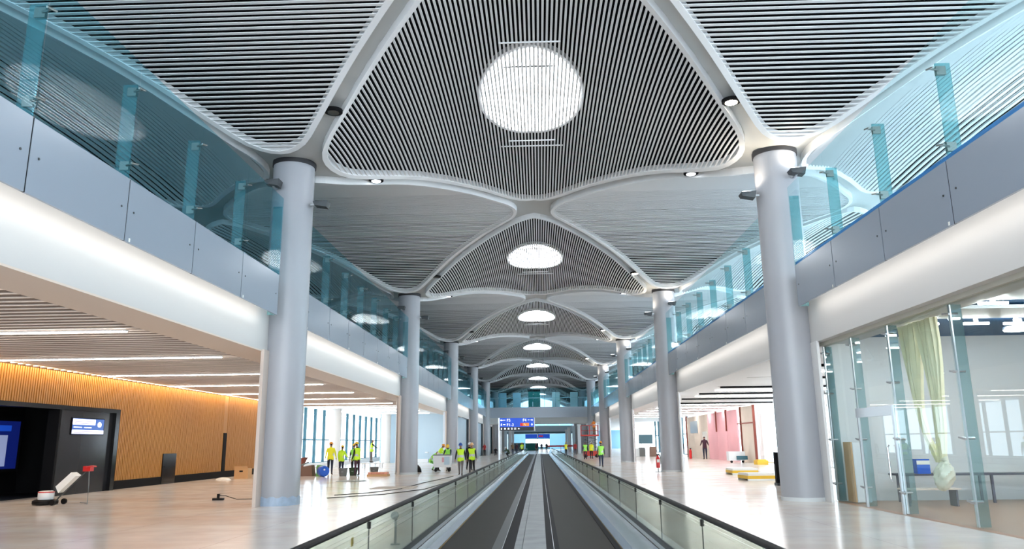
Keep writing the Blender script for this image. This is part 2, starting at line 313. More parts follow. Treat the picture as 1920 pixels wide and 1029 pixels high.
def skylight(k, near):
    cy = YC[k]
    t = empty('skylight', (X0, cy, 12.6), 'bright oval skylight over the hall, %s' % ('largest and nearest, above the first pair of columns' if k == 1 else '%s one from the camera' % ordinal(k - 1)), 'skylight', 'oval skylights along the vault')
    n = 40; vs = []; rx, ry = 1.68, 3.1
    for q in range(n):
        a = 2 * PI * q / n; x, y = rx * math.cos(a), ry * math.sin(a); z = zc(x, y) - 12.6
        for (s, dz) in ((1.0, -0.20), (1.06, -0.20), (1.06, -0.04), (1.0, -0.04)): vs.append((x * s, y * s, z + dz))
    fs = [(i * 4 + j, ((i + 1) % n) * 4 + j, ((i + 1) % n) * 4 + (j + 1) % 4, i * 4 + (j + 1) % 4) for i in range(n) for j in range(4)]
    MB().add(vs, fs).build('ring', 'rim_white', t)
    vs = [(rx * r * math.cos(2 * PI * q / n), ry * r * math.sin(2 * PI * q / n), zc(rx * r * math.cos(2 * PI * q / n), ry * r * math.sin(2 * PI * q / n)) - 12.6 - 0.13) for r in (0.34, 0.67, 1.0) for q in range(n)] + [(0, 0, zc(0, 0) - 12.73)]
    fs = [(3 * n, q, (q + 1) % n) for q in range(n)] + [(i * n + q, i * n + (q + 1) % n, (i + 1) * n + (q + 1) % n, (i + 1) * n + q) for i in range(2) for q in range(n)]
    MB().add(vs, fs).build('diffuser', 'skylight', t)
    MB().box(-1.35, 1.35, -1.93, -1.87, zc(0.5, -1.9) - 12.6 - 0.17, zc(0.5, -1.9) - 12.6 - 0.135).build('cross_bar', 'black_matte', t)
    for dy in (3.6, 4.1, -3.75):   # thin light rails across the slats beside the opening
        hw = 0.9 if abs(dy) < 4 else 1.2
        MB().box(-hw, hw, dy - 0.014, dy + 0.014, zc(0.8, dy) - 12.6 - 0.30, zc(0.8, dy) - 12.6 - 0.26).build('rail', 'rim_white', t)
for k in range(0, 9):
    if k >= 1:
        slat_panel('c', X0, YC[k], 0.125 if k <= 4 else 0.25, 0.062 if k <= 4 else 0.125, 0.03, k == 1,
                   'central diamond of pale lengthwise ceiling slats around a skylight, %s' % ('the biggest at the top of the picture' if k == 1 else '%s from the camera' % ordinal(k - 1)), 'central slatted ceiling panels')
        skylight(k, k == 1)
    for s, nm in ((-1, 'left'), (1, 'right')):
        if k >= 0:
            slat_panel('s', X0 + s * AX, YC[k] + AY, 0.178 if k < 5 else 0.36, 0.096 if k < 5 else 0.2, 0.02, k <= 1,
                       'diamond of pale crosswise ceiling slats over the %s column line, %s' % (nm, 'nearest, cut by the top of the picture' if k == 0 else '%s from the camera' % ordinal(k)), 'side slatted ceiling panels')
        if k in (1, 2, 3, 4):
            slat_panel('c', X0 + s * 2 * AX, YC[k], 0.25, 0.13, 0.07, False,
                       'slatted ceiling diamond above the %s gallery, seen through the glass, %s from the camera' % (nm, ordinal(k - 1)), 'gallery slatted ceiling panels')
# ------------------------------------------------------------------ columns and piers
SIDE = {-1: 'left', 1: 'right'}
for k in range(1, 8):
    for s in (-1, 1):
        cx = X0 + s * AX; cy = YC[k]; R = 0.67
        extra = {(1, -1): 'with bluish protective film round its foot', (1, 1): 'warm-lit head, beside the glass room', (2, 1): 'red fire extinguisher at its foot', (2, -1): 'behind the workers in yellow vests'}.get((k, s), 'plain shaft')
        t = empty('round_column', (cx, cy, 0), 'pale grey round column, %s in the %s row, %s' % (ordinal(k - 1), SIDE[s], extra), 'column', 'columns in the %s row' % SIDE[s])
        MB().lathe([(R, 0.0), (R, 3.4)], 40).build('lower_shaft', 'column_paint', t, smooth=True)
        MB().lathe([(R - 0.006, 3.4), (R - 0.006, 3.412), (R, 3.412), (R, 10.82)], 40).build('upper_shaft', 'column_paint', t, smooth=True)
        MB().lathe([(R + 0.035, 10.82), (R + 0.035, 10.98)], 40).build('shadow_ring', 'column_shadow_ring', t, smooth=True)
        if k <= 3: MB().lathe([(R + 0.012, 0.0), (R + 0.012, 0.10), (R + 0.002, 0.11)], 40).build('base_ring', 'grey_panel', t, smooth=True)
        if (k, s) == (1, -1):
            b = MB(); n = 18; vs = []
            for i in range(n + 1):
                a = -2.05 + 2.3 * i / n; vs += [((R + 0.02) * math.cos(a), (R + 0.02) * math.sin(a), 0.0), ((R + 0.02) * math.cos(a), (R + 0.02) * math.sin(a), 0.25 + 0.03 * math.sin(i * 1.7)), ((R + 0.012) * math.cos(a), (R + 0.012) * math.sin(a), 0.25 + 0.03 * math.sin(i * 1.7))]
            fs = [(i * 3 + j, i * 3 + 3 + j, i * 3 + 4 + j, i * 3 + 1 + j) for i in range(n) for j in (0, 1)]
            tag(b.add(vs, fs).build('protective_film', 'film_blue', t), 'bluish plastic film taped round the foot')
            MB().box(-0.34, -0.28, -0.635, -0.60, 0, 0.2).build('tape_strip', 'tape_white', t)
        xa, xb = sorted((s * (8.32 if s < 0 else 8.26), s * (8.42 if s < 0 else 8.34)))
        tag(box_ob('trim_5', 'beige_pier' if s < 0 else 'white_wall', xa, xb, cy - 1.05, cy + 1.05, 0, 4.62), kind='structure')
        if k <= 4:     # floodlights on brackets below the head
            for (dx, dz, q) in ((-s * 1.03, 9.46, 'inner'), (s * 0.34, 9.96, 'outer')):
                on = s > 0
                tl = empty('floodlight', (cx + dx, cy - 0.95 if q == 'outer' else cy - 0.2, dz), '%s angular floodlight on the %s side of the %s column in the %s row' % ('lit' if on else 'dark', q, ordinal(k - 1), SIDE[s]), 'floodlight', 'floodlights on the %s columns' % SIDE[s])
                d = 1 if dx < 0 else -1
                MB().hexa([(-0.2, -0.16, -0.05), (0.2, -0.16, -0.12), (0.2, 0.16, -0.12), (-0.2, 0.16, -0.05), (-0.24, -0.2, 0.06), (0.24, -0.2, 0.10), (0.24, 0.2, 0.10), (-0.24, 0.2, 0.06)]).build('housing', 'dark_steel', tl)
                MB().box(-0.19, 0.19, -0.15, 0.15, 0.10, 0.104).build('lens', 'lens_on' if False else ('lens_dim' if on else 'lens_off'), tl)
                if q == 'inner': MB().box(0.0 if d > 0 else -0.37, 0.37 if d > 0 else 0.0, -0.03, 0.03, -0.03, 0.02).build('bracket', 'steel', tl)
                else: MB().box(-0.03, 0.03, 0.0, 0.34, -0.10, -0.04).build('bracket', 'steel', tl)
                if on and k <= 5:
                    ld = bpy.data.lights.new('floodlight_lamp', 'SPOT'); ld.energy = 55; ld.color = (1, 0.86, 0.68); ld.spot_size = math.radians(150); ld.spot_blend = 0.6; ld.shadow_soft_size = 0.12
                    lo = bpy.data.objects.new('floodlight_lamp', ld); C.objects.link(lo); lo.parent = tl; lo.location = (0, 0, 0.14); lo.rotation_euler = (PI, 0, 0)
# downlights in the ribs
for k in (1, 2, 3, 4):
    for s in (-1, 1):
        for v in (-1, 1):
            x, y = X0 + s * 5.86, YC[k] + v * 3.03
            on = s > 0
            t = empty('downlight', (x, y, zsurf(x, y) - 0.02), 'round recessed downlight in the %s rib %s the %s skylight, %s' % (SIDE[s], 'before' if v < 0 else 'beyond', ordinal(k - 1), 'lit' if on else 'switched off'), 'downlight', 'downlights in the ceiling ribs')
            MB().lathe([(0.27, -0.02), (0.27, -0.10), (0.19, -0.12), (0.17, -0.06)], 24).build('trim_ring', 'black_matte' if not on else 'black_matte', t, smooth=True)
            MB().lathe([(0.17, -0.09), (0.17, -0.125)], 20).build('lens', 'lens_on' if (on and v < 0) else ('lens_dim' if v > 0 else 'lens_off'), t)
            if on and v < 0 and k <= 3:
                ld = bpy.data.lights.new('downlight_lamp', 'SPOT'); ld.energy = 120; ld.color = (1, 0.84, 0.66); ld.spot_size = math.radians(125); ld.spot_blend = 0.8; ld.shadow_soft_size = 0.15
                lo = bpy.data.objects.new('downlight_lamp', ld); C.objects.link(lo); lo.parent = t; lo.location = (0, 0, -0.2)
# ------------------------------------------------------------------ gallery balustrades (fascia panel below, clear glass above)
PW = L / 8
for k in range(0, 6):
    for s, xf in ((-1, -7.85), (1, 7.70)):
        y0 = YC[k] + PW / 2; y1 = YC[k + 1] - PW / 2
        t = empty('gallery_balustrade', (xf, y0, 5.6), 'glass gallery balustrade over a grey-blue fascia, %s side, %s' % (SIDE[s], 'before the first columns' if k == 0 else 'between the %s and %s columns' % (ordinal(k - 1).replace('nearest', 'first'), ordinal(k))), 'balustrade', 'gallery balustrades, %s side' % SIDE[s])
        for j in range(7):
            ya, yb = j * PW + 0.02, (j + 1) * PW - 0.02
            if y0 + yb < 7.5: continue
            p = MB().box(min(0, s * 0.05), max(0, s * 0.05), ya, yb, 0.0, 1.23).build('fascia_panel', 'fascia', t)
            if k <= 2: MB().box(min(s * 0.012, s * 0.05), max(s * 0.012, s * 0.05), yb, yb + 0.04, 0.0, 1.23).build('joint_seal', 'comb_black', t)
            if k <= 1:
                b = MB()
                for yy in (ya + 0.2, yb - 0.2): b.tube([(-s * 0.012, yy, 0.62), (s * 0.01, yy, 0.62)], 0.022, 8)
                tag(b.build('bolts', 'dark_steel', p), kind='stuff')
                if j % 2 == 0: MB().box(-0.006, 0.006, ya + 0.12, ya + 0.17, 0.02, 0.09).build('tag', 'tape_white', p)
            MB().box(-0.01, 0.01, ya, yb, 1.235, 3.67).build('glass_panel', 'rail_glass' if s < 0 else 'rail_glass_clear', t)
            if j > 0:
                f = MB().box(min(s * 0.12, s * 0.40), max(s * 0.12, s * 0.40), j * PW + 0.10, j * PW + 0.135, 1.22, 3.28).build('glass_fin', 'fin_glass', t)
                if k <= 2:
                    for z in (1.55, 3.12):
                        b = MB(); b.tube([(-s * 0.05, j * PW, z), (s * 0.16, j * PW + 0.08, z)], 0.022, 6); b.box(min(s * 0.12, s * 0.3), max(s * 0.12, s * 0.3), j * PW + 0.08, j * PW + 0.155, z - 0.09, z + 0.09)
                        b.tube([(-s * 0.05, j * PW - 0.12, z - 0.03), (-s * 0.05, j * PW + 0.12, z + 0.03)], 0.02, 6); b.build('clamp', 'clamp_metal', f)
        for yy in (0.03, 7 * PW - 0.03):
            if y0 + yy > 7.5: MB().box(min(0.02 * s, s * 0.3), max(0.02 * s, s * 0.3), yy - 0.02, yy + 0.02, 0, 3.4).build('end_post', 'fin_glass', t)
        if s > 0: tag(MB().box(0.03, 0.12, 0.0, 7 * PW, 1.21, 1.33).build('protective_tape', 'tape_blue', t), 'blue protective tape along the foot of the glass')
        # cove lamp hidden behind the fascia
        c = empty('cove_lamp', (xf + s * 0.10, y0, 5.62), 'hidden strip lamp washing the white bulkhead, %s side, %s bay from the camera' % (SIDE[s], ordinal(k)), 'strip lamp', 'cove lamps, %s side' % SIDE[s])
        MB().box(-0.03, 0.03, 0.0, 7 * PW, 0.06, 0.12).build('diffuser', 'lamp_cove', c)
        a = area('cove_light', (xf + s * 0.22, (y0 + y1) / 2, 5.66), (0, math.radians(-38) * -s, 0), 0.08, 7 * PW, 14, (1, 0.93, 0.85)); a.rotation_euler = (0, s * math.radians(-50), 0)
# ------------------------------------------------------------------ lower hall, left
tag(box_ob('trim_6', 'beige_soffit', -9.65, -8.40, YB, 84, 4.56, 4.60), kind='structure')
tag(box_ob('trim_7', 'plenum_beige', -18.6, -9.66, YB, 57.5, 4.90, 4.95), kind='structure')
tag(box_ob('trim_7', 'plenum_white', -18.6, -9.66, 57.51, 90, 4.90, 4.95), kind='structure')
bc = empty('baffle_ceiling', (0, 0, 4.60), 'ceiling of thin beige crosswise baffles over the left hall', 'ceiling panel')
y = 8.6
_bm = None
while y < 57.2:
    if _bm is None:
        b = MB(); b.box(-.5, .5, -.5, .5, 0.0, 0.26); b.cur = 1; b.box(-.5, .5, -.62, .62, -0.022, 0.0)  # shade on the sides and light on the bottom edge put into the colours
        o = b.build('baffle', ['baffle_shaded_side', 'baffle_lit_edge'], bc); _bm = o.data
    else:
        o = bpy.data.objects.new('baffle', _bm); C.objects.link(o); o.parent = bc
    o.location = (-13.85, y, 0.03); o.scale = (8.36, 0.055, 1); y += 0.40
bc2 = empty('baffle_ceiling', (0, 0, 4.58), 'ceiling of pale crosswise baffles over the far part of the left hall, by the windows', 'ceiling panel')
y = 58.0
while y < 88:
    cube_inst('baffle', 'baffle_white', (-14.0, y, 0.13), (8.6, 0.85, 0.1), bc2); y += 1.0
for i, yy in enumerate((12.6, 18.4, 24.2, 30.2, 35.9, 41.95, 47.5, 53.3, 59.5, 65.5, 71.5, 77.5)):
    t = empty('linear_lamp', (-13.9, yy, 4.545), 'slim lit linear ceiling lamp across the left hall, %s' % (['out of the frame', 'nearest'] + [ordinal(q) + ' from the camera' for q in range(1, 10)] + ['the farthest of its row'])[i], 'ceiling lamp', 'linear lamps in the left hall')
    MB().box(-3.7, 3.7, -0.05, 0.05, 0.02, 0.06).build('housing', 'white_metal', t); MB().box(-3.68, 3.68, -0.045, 0.045, 0.0, 0.02).build('diffuser', 'lamp_white', t)
# wooden slat wall with black plinth
WX = -18.2
wl = tag(box_ob('wall_left', 'wood_back', WX - 0.30, WX - 0.06, 28.6, 57.5, 0.0, 4.9), kind='structure')
tag(box_ob('wall_left', 'wood_back', WX - 0.30, WX - 0.06, YB, 19.0, 0.0, 4.9), kind='structure')
tag(box_ob('wall_left', 'wood_back', WX - 0.30, WX - 0.06, 19.0, 28.6, 3.30, 4.9), kind='structure')
tag(box_ob('baseboard_left', 'black_matte', WX - 0.06, WX + 0.03, 32.5, 57.4, 0.0, 0.36), kind='structure')
wv = random.Random(3); y = 18.6
while y < 57.3:
    z0 = 3.35 if y < 32.55 else 0.36
    if not (44.05 < y < 44.58): cube_inst('wood_slat', 'wood', (WX - 0.03, y, (z0 + 4.60) / 2), (0.07 + 0.02 * wv.random(), 0.082, 4.60 - z0), wl)
    y += 0.131
b = MB(); b.box(WX - 0.05, WX + 0.05, 37.05, 38.4, 0.0, 1.43); b.box(WX + 0.05, WX + 0.07, 37.2, 38.25, 0.8, 0.84)
tag(b.build('service_panel', 'black_gloss', wl), 'low black service panel')
tag(box_ob('slot_panel', 'black_matte', WX - 0.06, WX + 0.04, 44.1, 44.52, 0.36, 2.5, wl), 'tall narrow black strip')
box_ob('upper_filler', 'wood', WX - 0.06, WX, 44.06, 44.56, 2.5, 4.60, wl)
t = empty('cove_lamp', (WX + 0.16, 36, 4.62), 'warm strip lamp glowing along the top of the wooden slat wall', 'strip lamp')
MB().box(-0.03, 0.03, -21, 21, 0.06, 0.1).build('diffuser', 'lamp_warm', t)
area('warm_cove_light', (WX + 0.26, 36, 4.66), (0, math.radians(12), 0), 0.08, 42, 260, (1, 0.80, 0.55))
# black portal with opening, dark panel, screens
PY = 26.0
t = empty('gate_portal', (WX, PY, 0), 'black gate portal with a dark opening let into the wooden slat wall', 'portal')
b = MB(); b.box(-0.12, 0.25, 32.2 - PY, 32.5 - PY, 0, 3.33); b.box(-0.12, 0.25, 18.5 - PY, 32.2 - PY, 3.17, 3.33); b.build('frame', 'black_gloss', t)
MB().box(-0.08, 0.10, 28.65 - PY, 32.2 - PY, 0.0, 3.17).build('dark_panel', 'dark_glass_panel', t)
MB().box(-0.32, 0.12, 28.5 - PY, 28.64 - PY, 0, 3.3).build('reveal', 'black_matte', t)
MB().box(-2.8, -0.31, 17.8 - PY, 18.9 - PY, 0, 3.3).build('side_wall', 'black_matte', t)
MB().box(-2.8, -0.31, 30.8 - PY, 30.9 - PY, 0, 3.3).build('side_wall', 'black_matte', t)
MB().box(-2.9, -2.8, 17.8 - PY, 30.9 - PY, 0, 3.3).build('back_wall', 'black_matte', t)
MB().box(-2.9, -0.31, 17.8 - PY, 30.9 - PY, 3.3, 3.4).build('lintel', 'black_matte', t)
MB().box(-2.9, -0.31, 18.9 - PY, 30.8 - PY, 0.0, 0.02).build('sill', 'black_matte', t)
t = empty('display_screen', (WX + 0.10, 30.42, 2.58), 'lit flight display screen on the dark portal panel', 'screen')
MB().box(-0.0, 0.04, -1.12, 1.12, -0.33, 0.33).build('bezel', 'black_matte', t)
MB().box(0.04, 0.045, -1.08, 1.08, -0.30, 0.30).build('picture', 'screen_blue', t)
MB().box(0.045, 0.05, -1.08, 0.45, 0.06, 0.28).build('header_bar', 'screen_white', t); MB().box(0.045, 0.05, -1.08, 1.08, -0.29, -0.14).build('footer_bar', 'screen_white', t)
b = MB()
for (a0, a1, z) in ((-1.0, -0.45, -0.04), (-0.3, 0.2, -0.04)): b.box(0.046, 0.05, a0, a1, z - 0.02, z + 0.02)
b.build('text_lines', 'screen_white', t)
b = MB()
for (a0, a1, z) in ((-0.95, 0.3, 0.19), (-0.95, 0.1, 0.12), (-0.95, 0.95, -0.19), (-0.95, 0.7, -0.24)): b.box(0.051, 0.053, a0, a1, z - 0.012, z + 0.012)
b.build('text_lines', 'screen_text', t)
b = MB(); b.ellip((0.047, 0.76, 0.08), (0.004, 0.15, 0.11), 12, 6, -0.9); b.build('emblem', 'screen_white', t)
t = empty('monitor', (-20.3, 28.0, 2.0), 'blue-lit monitor inside the dark portal opening', 'screen')
MB().box(-0.3, 0.0, -1.5, 1.75, -1.1, 0.85).build('bezel', 'black_matte', t); MB().box(0.0, 0.01, -1.4, 1.6, -1.0, 0.78).build('picture', 'screen_deep', t)
MB().box(0.01, 0.015, -1.2, 0.95, -0.9, 0.25).build('text_block', 'screen_dim', t); MB().box(0.01, 0.015, -0.2, 1.1, 0.4, 0.62).build('header_bar', 'sign_blue', t)
MB().box(-0.3, -0.1, -0.3, 0.3, -1.98, -1.1).build('stand', 'black_matte', t)
# outer windows of the left hall
tag(box_ob('wall_left', 'white_wall', -18.7, -18.0, 57.5, 57.8, 0, 4.9), kind='structure')
def window_wall(nm, x, y0, y1, z0, z1, step, trans, fm='mullion', th=0.16, pane=True):
    t = empty(nm, (x, y0, 0), kind='structure')
    n = max(1, int(round((y1 - y0) / step)))
    for i in range(n + 1): MB().box(-th / 2, th / 2, i * (y1 - y0) / n - 0.09, i * (y1 - y0) / n + 0.09, z0, z1).build('mullion', fm, t)
    for z in (z0 + 0.05, z1 - 0.05) + tuple(trans): MB().box(-0.05, 0.05, 0, y1 - y0, z - 0.05, z + 0.05).build('transom', fm, t)
    if pane:
        for i in range(n): MB().box(-0.012, 0.012, i * (y1 - y0) / n + 0.09, (i + 1) * (y1 - y0) / n - 0.09, z0, z1).build('pane', 'window_glass', t)
    return t
window_wall('window_1', -18.5, 57.9, 90, 0.3, 4.8, 2.75, (2.2,), 'teal_metal', 0.22)
tag(box_ob('trim_8', 'white_wall', -18.7, -18.0, 57.9, 90, 0.0, 0.34), kind='structure')
tag(box_ob('wall_back', 'blue_wall', -15.7, -8.6, 76, 76.2, 0, 4.9), kind='structure')
tag(box_ob('wall_left', 'blue_wall', -8.9, -8.7, 76.2, 116, 0, 4.6), kind='structure')
tag(box_ob('wall_back', 'blue_wall', -18.6, -15.7, 90, 90.2, 0, 4.9), kind='structure')
for i, (x, y) in enumerate(((-16.6, 62.5), (-14.9, 74.9))):
    tag(MB().lathe([(0.45, 0), (0.45, 4.82)], 28, (x, y, 0)).build('round_column', 'white_wall', smooth=True), ['white round column standing before the left hall windows', 'white round column beside the pale blue cross wall'][i], 'column')
tag(MB().box(-11.2, -10.9, 75.6, 75.95, 0.9, 1.0).box(-13.5, -10.9, 75.6, 75.95, 0.0, 0.35).build('bench_box', 'white_metal'), 'low white radiator casing along the pale blue cross wall', 'casing')
tag(MB().box(-8.69, -8.62, 100.2, 101.4, 0, 2.3).box(-8.66, -8.60, 101.1, 101.2, 1.0, 1.1).build('door_2', 'black_matte'), kind='structure')
# ------------------------------------------------------------------ lower hall, right
tag(box_ob('trim_9', 'white_wall', 8.30, 9.5, 23.6, 116, 4.56, 4.60), kind='structure')
cr = empty('ceiling', (0, 0, 4.58), kind='structure')
ylist = [23.6, 29.6, 35.45, 41.3, 46.8, 52.6, 58.4]
for a in ylist[1:]: cube_inst('slot_bar', 'black_matte', (13.6 if a > 36 else 14.2, a, -0.045), (7.8 if a > 36 else 7.0, 0.2, 0.09), cr)
for a, b in zip(ylist, ylist[1:]): MB().box(9.5, 18.5, a + 0.09, b - 0.09, 0, 0.06).build('panel', 'white_wall', cr)
y = 58.6
while y < 112:
    cube_inst('baffle', 'baffle_white', (13.4, y + 0.5, 0.03), (8.2, 0.85, 0.06), cr); y += 1.15
tag(box_ob('trim_10', 'plenum_black', 9.5, 18.6, 23.6, 58.4, 4.88, 4.94), kind='structure')
tag(box_ob('trim_10', 'plenum_white', 9.5, 18.6, 58.4, 116, 4.88, 4.94), kind='structure')
for i, yy in enumerate((32.5, 44, 49.7, 61, 66.5, 72, 78, 84, 91)):
    t = empty('linear_lamp', (13.4, yy, 4.525), 'slim lit linear ceiling lamp across the right hall, %s from the camera' % ordinal(i), 'ceiling lamp', 'linear lamps in the right hall')
    MB().box(-3.4, 3.4, -0.05, 0.05, 0.015, 0.06).build('housing', 'white_metal', t); MB().box(-3.38, 3.38, -0.045, 0.045, 0.0, 0.015).build('diffuser', 'lamp_bright', t)
tag(box_ob('wall_right', 'white_wall', 17.0, 17.2, 23.6, 31, 0, 4.9), kind='structure')
window_wall('window_5', 17.1, 31, 61.6, 0.1, 4.85, 5.1, (), 'white_metal', 0.16)
dw = empty('drywall_partition', (17.0, 62, 0), 'unfinished drywall partition, beige and pink boards on rust-brown posts', 'partition')
for (a, b, m, z1) in ((0.0, 3.8, 'drywall', 4.5), (5.3, 9, 'pink_wall', 4.4), (9.05, 13, 'pink_wall', 4.4), (13.05, 17, 'pink_wall', 4.4), (17.05, 21, 'drywall', 4.4), (21.05, 24, 'drywall', 4.4), (24.05, 28, 'drywall', 4.4)):
    p = MB().box(0, 0.12, a, b, 0, z1).build('board', m, dw)
for a in (-0.15, 3.9, 9.0, 13.0, 28.1): MB().box(-0.12, 0.06, a - 0.07, a + 0.07, 0 if a in (-0.15, 3.9, 28.1) else 2.6, 4.52).build('post', 'rust_steel', dw)
MB().box(-0.05, 0.05, -0.1, 5.2, 3.1, 3.2).build('rail', 'rust_steel', dw)
MB().box(1.6, 1.7, 3.5, 6.0, 0, 4.4).build('inner_board', 'foam_white', dw)
MB().box(-0.03, 0.0, 22, 26, 2.6, 3.9).build('exposed_duct', 'steel', dw)
tag(MB().box(-0.05, -0.005, 17.5, 19.6, 1.7, 2.7).build('notice_board', 'tape_white', dw), 'pale poster sheet')
window_wall('window_2', 17.2, 91, 116, 0.2, 4.8, 3.0, (2.6,), 'teal_metal', 0.2)
window_wall('window_3', 24.0, YB, 116, 6.75, 12.0, 5.77, (9.4,), 'alu_blue', 0.16)
tag(box_ob('wall_right', 'blue_wall', 23.9, 24.1, 116, YE, 6.72, 13), kind='structure')
# ------------------------------------------------------------------ glass room on the right
tag(box_ob('wall_back', 'white_wall', 8.75, 18, 23.4, 23.6, 0, 4.9), kind='structure')
tag(box_ob('wall_right', 'white_wall', 18, 18.2, YB, 23.6, 0, 4.9), kind='structure')
gx = 8.62; JY = [23.35, 21.3, 19.05, 16.1, 13.2, 10.3, 7.4, 4.5]
gw = empty('glass_partition', (gx, 0, 0), 'frameless glass partition with vertical glass fins, right of the first column', 'partition')
MB().box(-0.1, 0.12, 4.5, 23.38, 4.50, 4.60).build('top_channel', 'putty', gw)
for i, (b_, a_) in enumerate(zip(JY, JY[1:])):
    if i == 1: MB().box(-0.01, 0.01, a_ + 0.01, b_ - 0.01, 2.58, 4.5).build('pane', 'room_glass', gw)
    else: MB().box(-0.01, 0.01, a_ + 0.01, b_ - 0.01, 0.02, 4.5).build('pane', 'room_glass', gw)
for i, yj in enumerate(JY):
    f = MB().box(0.04, 0.28, yj - 0.025, yj + 0.025, 0.02, 4.5).build('glass_fin', 'room_fin', gw)
    MB().box(0.03, 0.06, yj - 0.035, yj + 0.035, 0.02, 4.5).build('edge_strip', 'steel', f)
    for z in (0.5, 1.75, 3.1, 4.3):
        b = MB(); b.tube([(-0.05, yj, z), (0.2, yj, z)], 0.03, 8); b.tube([(-0.04, yj - 0.13, z - 0.02), (-0.04, yj + 0.13, z + 0.02)], 0.022, 6); b.build('clamp', 'steel', f)
dr = empty('door_1', (gx, 19.05, 0), kind='structure')
MB().box(-0.05, 0.05, 0.05, 2.2, 2.32, 2.56).build('header', 'steel', dr); MB().box(-0.012, 0.012, 0.1, 2.15, 0.03, 2.32).build('leaf', 'room_glass', dr)
b = MB(); b.tube([(-0.07, 0.35, 0.75), (-0.11, 0.35, 0.8), (-0.11, 0.35, 1.55), (-0.07, 0.35, 1.6)], 0.025, 8); b.build('handle', 'steel', dr)
MB().box(-0.03, 0.03, 0.05, 0.12, 0, 2.32).build('jamb', 'steel', dr); MB().box(-0.03, 0.03, 2.12, 2.19, 0, 2.32).build('jamb', 'steel', dr)
rc = empty('ceiling', (0, 0, 4.66), kind='structure')
MB().box(8.75, 18, YB, 23.4, 0.12, 0.2).build('deck', 'navy_ceiling', rc)
for i, y in enumerate((12.2, 15.0, 17.6)): MB().box(9.6, 17.5, y, y + (1.5 if i else 1.2), 0.0, 0.08).build('panel', 'grey_panel', rc)
rl = random.Random(11); 
for i in range(14):
    x = 9.5 + (i % 5) * 1.15 + rl.random() * 0.3; y = 13.2 + (i // 5) * 3.1 + rl.random() * 0.5
    t = empty('batten_lamp', (x, y, 4.56), 'short lit batten lamp in the glass room, %s row, %s from the glass' % (ordinal(i // 5), ordinal(i % 5)), 'ceiling lamp', 'batten lamps in the glass room'); MB().box(0, 0.6, 0, 0.09, 0, 0.05).build('tube', 'lamp_bright', t); MB().box(0.25, 0.35, 0.03, 0.06, 0.05, 0.225).build('stem', 'white_metal', t)
t = empty('pendant_lamp', (12.4, 19.9, 4.45), 'round white pendant lamp in the glass room, right edge of the picture', 'ceiling lamp')
MB().lathe([(0.1, 0.3), (0.12, 0.12), (0.34, 0.1), (0.36, 0.02)], 24).build('shade', 'white_metal', t, smooth=True); MB().lathe([(0.33, 0.02), (0.33, 0.0)], 24).build('diffuser', 'lamp_white', t)
# gathered curtain tied into a bag
cu = empty('gathered_curtain', (9.35, 18.9, 0), 'cream curtain hanging gathered with its end tied up in a plastic bag', 'curtain')
def strand(ya0, ya1, path, name):
    n = 26; rows = []
    for (z, c, hw) in path:
        row = []
        for i in range(n + 1):
            f = i / n; yy = c + (f - 0.5) * 2 * hw * (1 if ya1 > ya0 else -1)
            row.append((0.07 * math.sin(f * 36) * min(1, hw / 0.2 + 0.25) + 0.03 * math.sin(z * 2 + f * 8), yy, z))
        rows.append(row)
    vs = [p for r in rows for p in r] + [(p[0] + 0.012, p[1], p[2]) for r in rows for p in r]; m = (n + 1) * len(rows); fs = []
    for j in range(len(rows) - 1):
        for i in range(n):
            a = j * (n + 1) + i; q = (a, a + 1, a + n + 2, a + n + 1); fs.append(q); fs.append(tuple(m + v for v in q[::-1]))
    return MB().add(vs, fs).build(name, 'cloth_cream', cu, smooth=True)
strand(0, 1, [(4.56, 0.42, 0.43), (4.0, 0.44, 0.38), (3.4, 0.45, 0.30), (2.8, 0.42, 0.20), (2.3, 0.36, 0.12), (1.8, 0.16, 0.08), (1.4, -0.12, 0.075), (1.2, -0.26, 0.07)], 'drape')
strand(0, 1, [(4.56, -0.42, 0.42), (4.0, -0.44, 0.38), (3.4, -0.47, 0.32), (2.6, -0.52, 0.22), (2.0, -0.52, 0.16), (1.5, -0.43, 0.11), (1.2, -0.36, 0.09)], 'drape')
b = MB(); b.ellip((0.0, -0.36, 0.90), (0.20, 0.26, 0.33), 28, 22, -0.99)
for i, v in enumerate(b.v):
    a_ = math.atan2(v[1] + 0.36, v[0]); h = (v[2] - 0.90) / 0.33
    q = 1 + 0.10 * math.sin(a_ * 5 + h * 4) * (1 - abs(h)) + 0.07 * math.sin(a_ * 9 - h * 11) + (0.12 * math.sin(a_ * 7) if h > 0.5 else 0)
    b.v[i] = (v[0] * q, -0.36 + (v[1] + 0.36) * q - 0.10 * h, 0.90 + (v[2] - 0.90) * (1 + 0.06 * math.sin(a_ * 3)))
b.tube([(0, -0.52, 1.16), (0.02, -0.50, 1.24), (-0.01, -0.47, 1.31)], [0.09, 0.055, 0.10], 12)
tag(b.build('tied_bag', 'plastic_bag', cu, smooth=True), 'crumpled whitish plastic bag around the curtain end')
t = empty('long_desk', (12.2, 22.6, 0), 'long dark desk along the back wall of the glass room', 'desk')
MB().box(-2.2, 3.2, -0.35, 0.35, 0.74, 0.79).build('top', 'bench_dark', t)
for x in (-2.0, 0.3, 2.6):
    b = MB(); b.box(x, x + 0.06, -0.33, -0.27, 0, 0.74); b.box(x, x + 0.06, 0.27, 0.33, 0, 0.74); b.build('leg', 'bench_dark', t)
t = empty('low_bench', (10.35, 21.4, 0), 'short low bench just inside the glass door', 'bench')
MB().box(-0.75, 0.75, -0.2, 0.2, 0.42, 0.46).build('seat', 'beige_soffit', t)
for x in (-0.65, 0.6): MB().box(x, x + 0.05, -0.18, 0.18, 0, 0.42).build('leg', 'bench_dark', t)
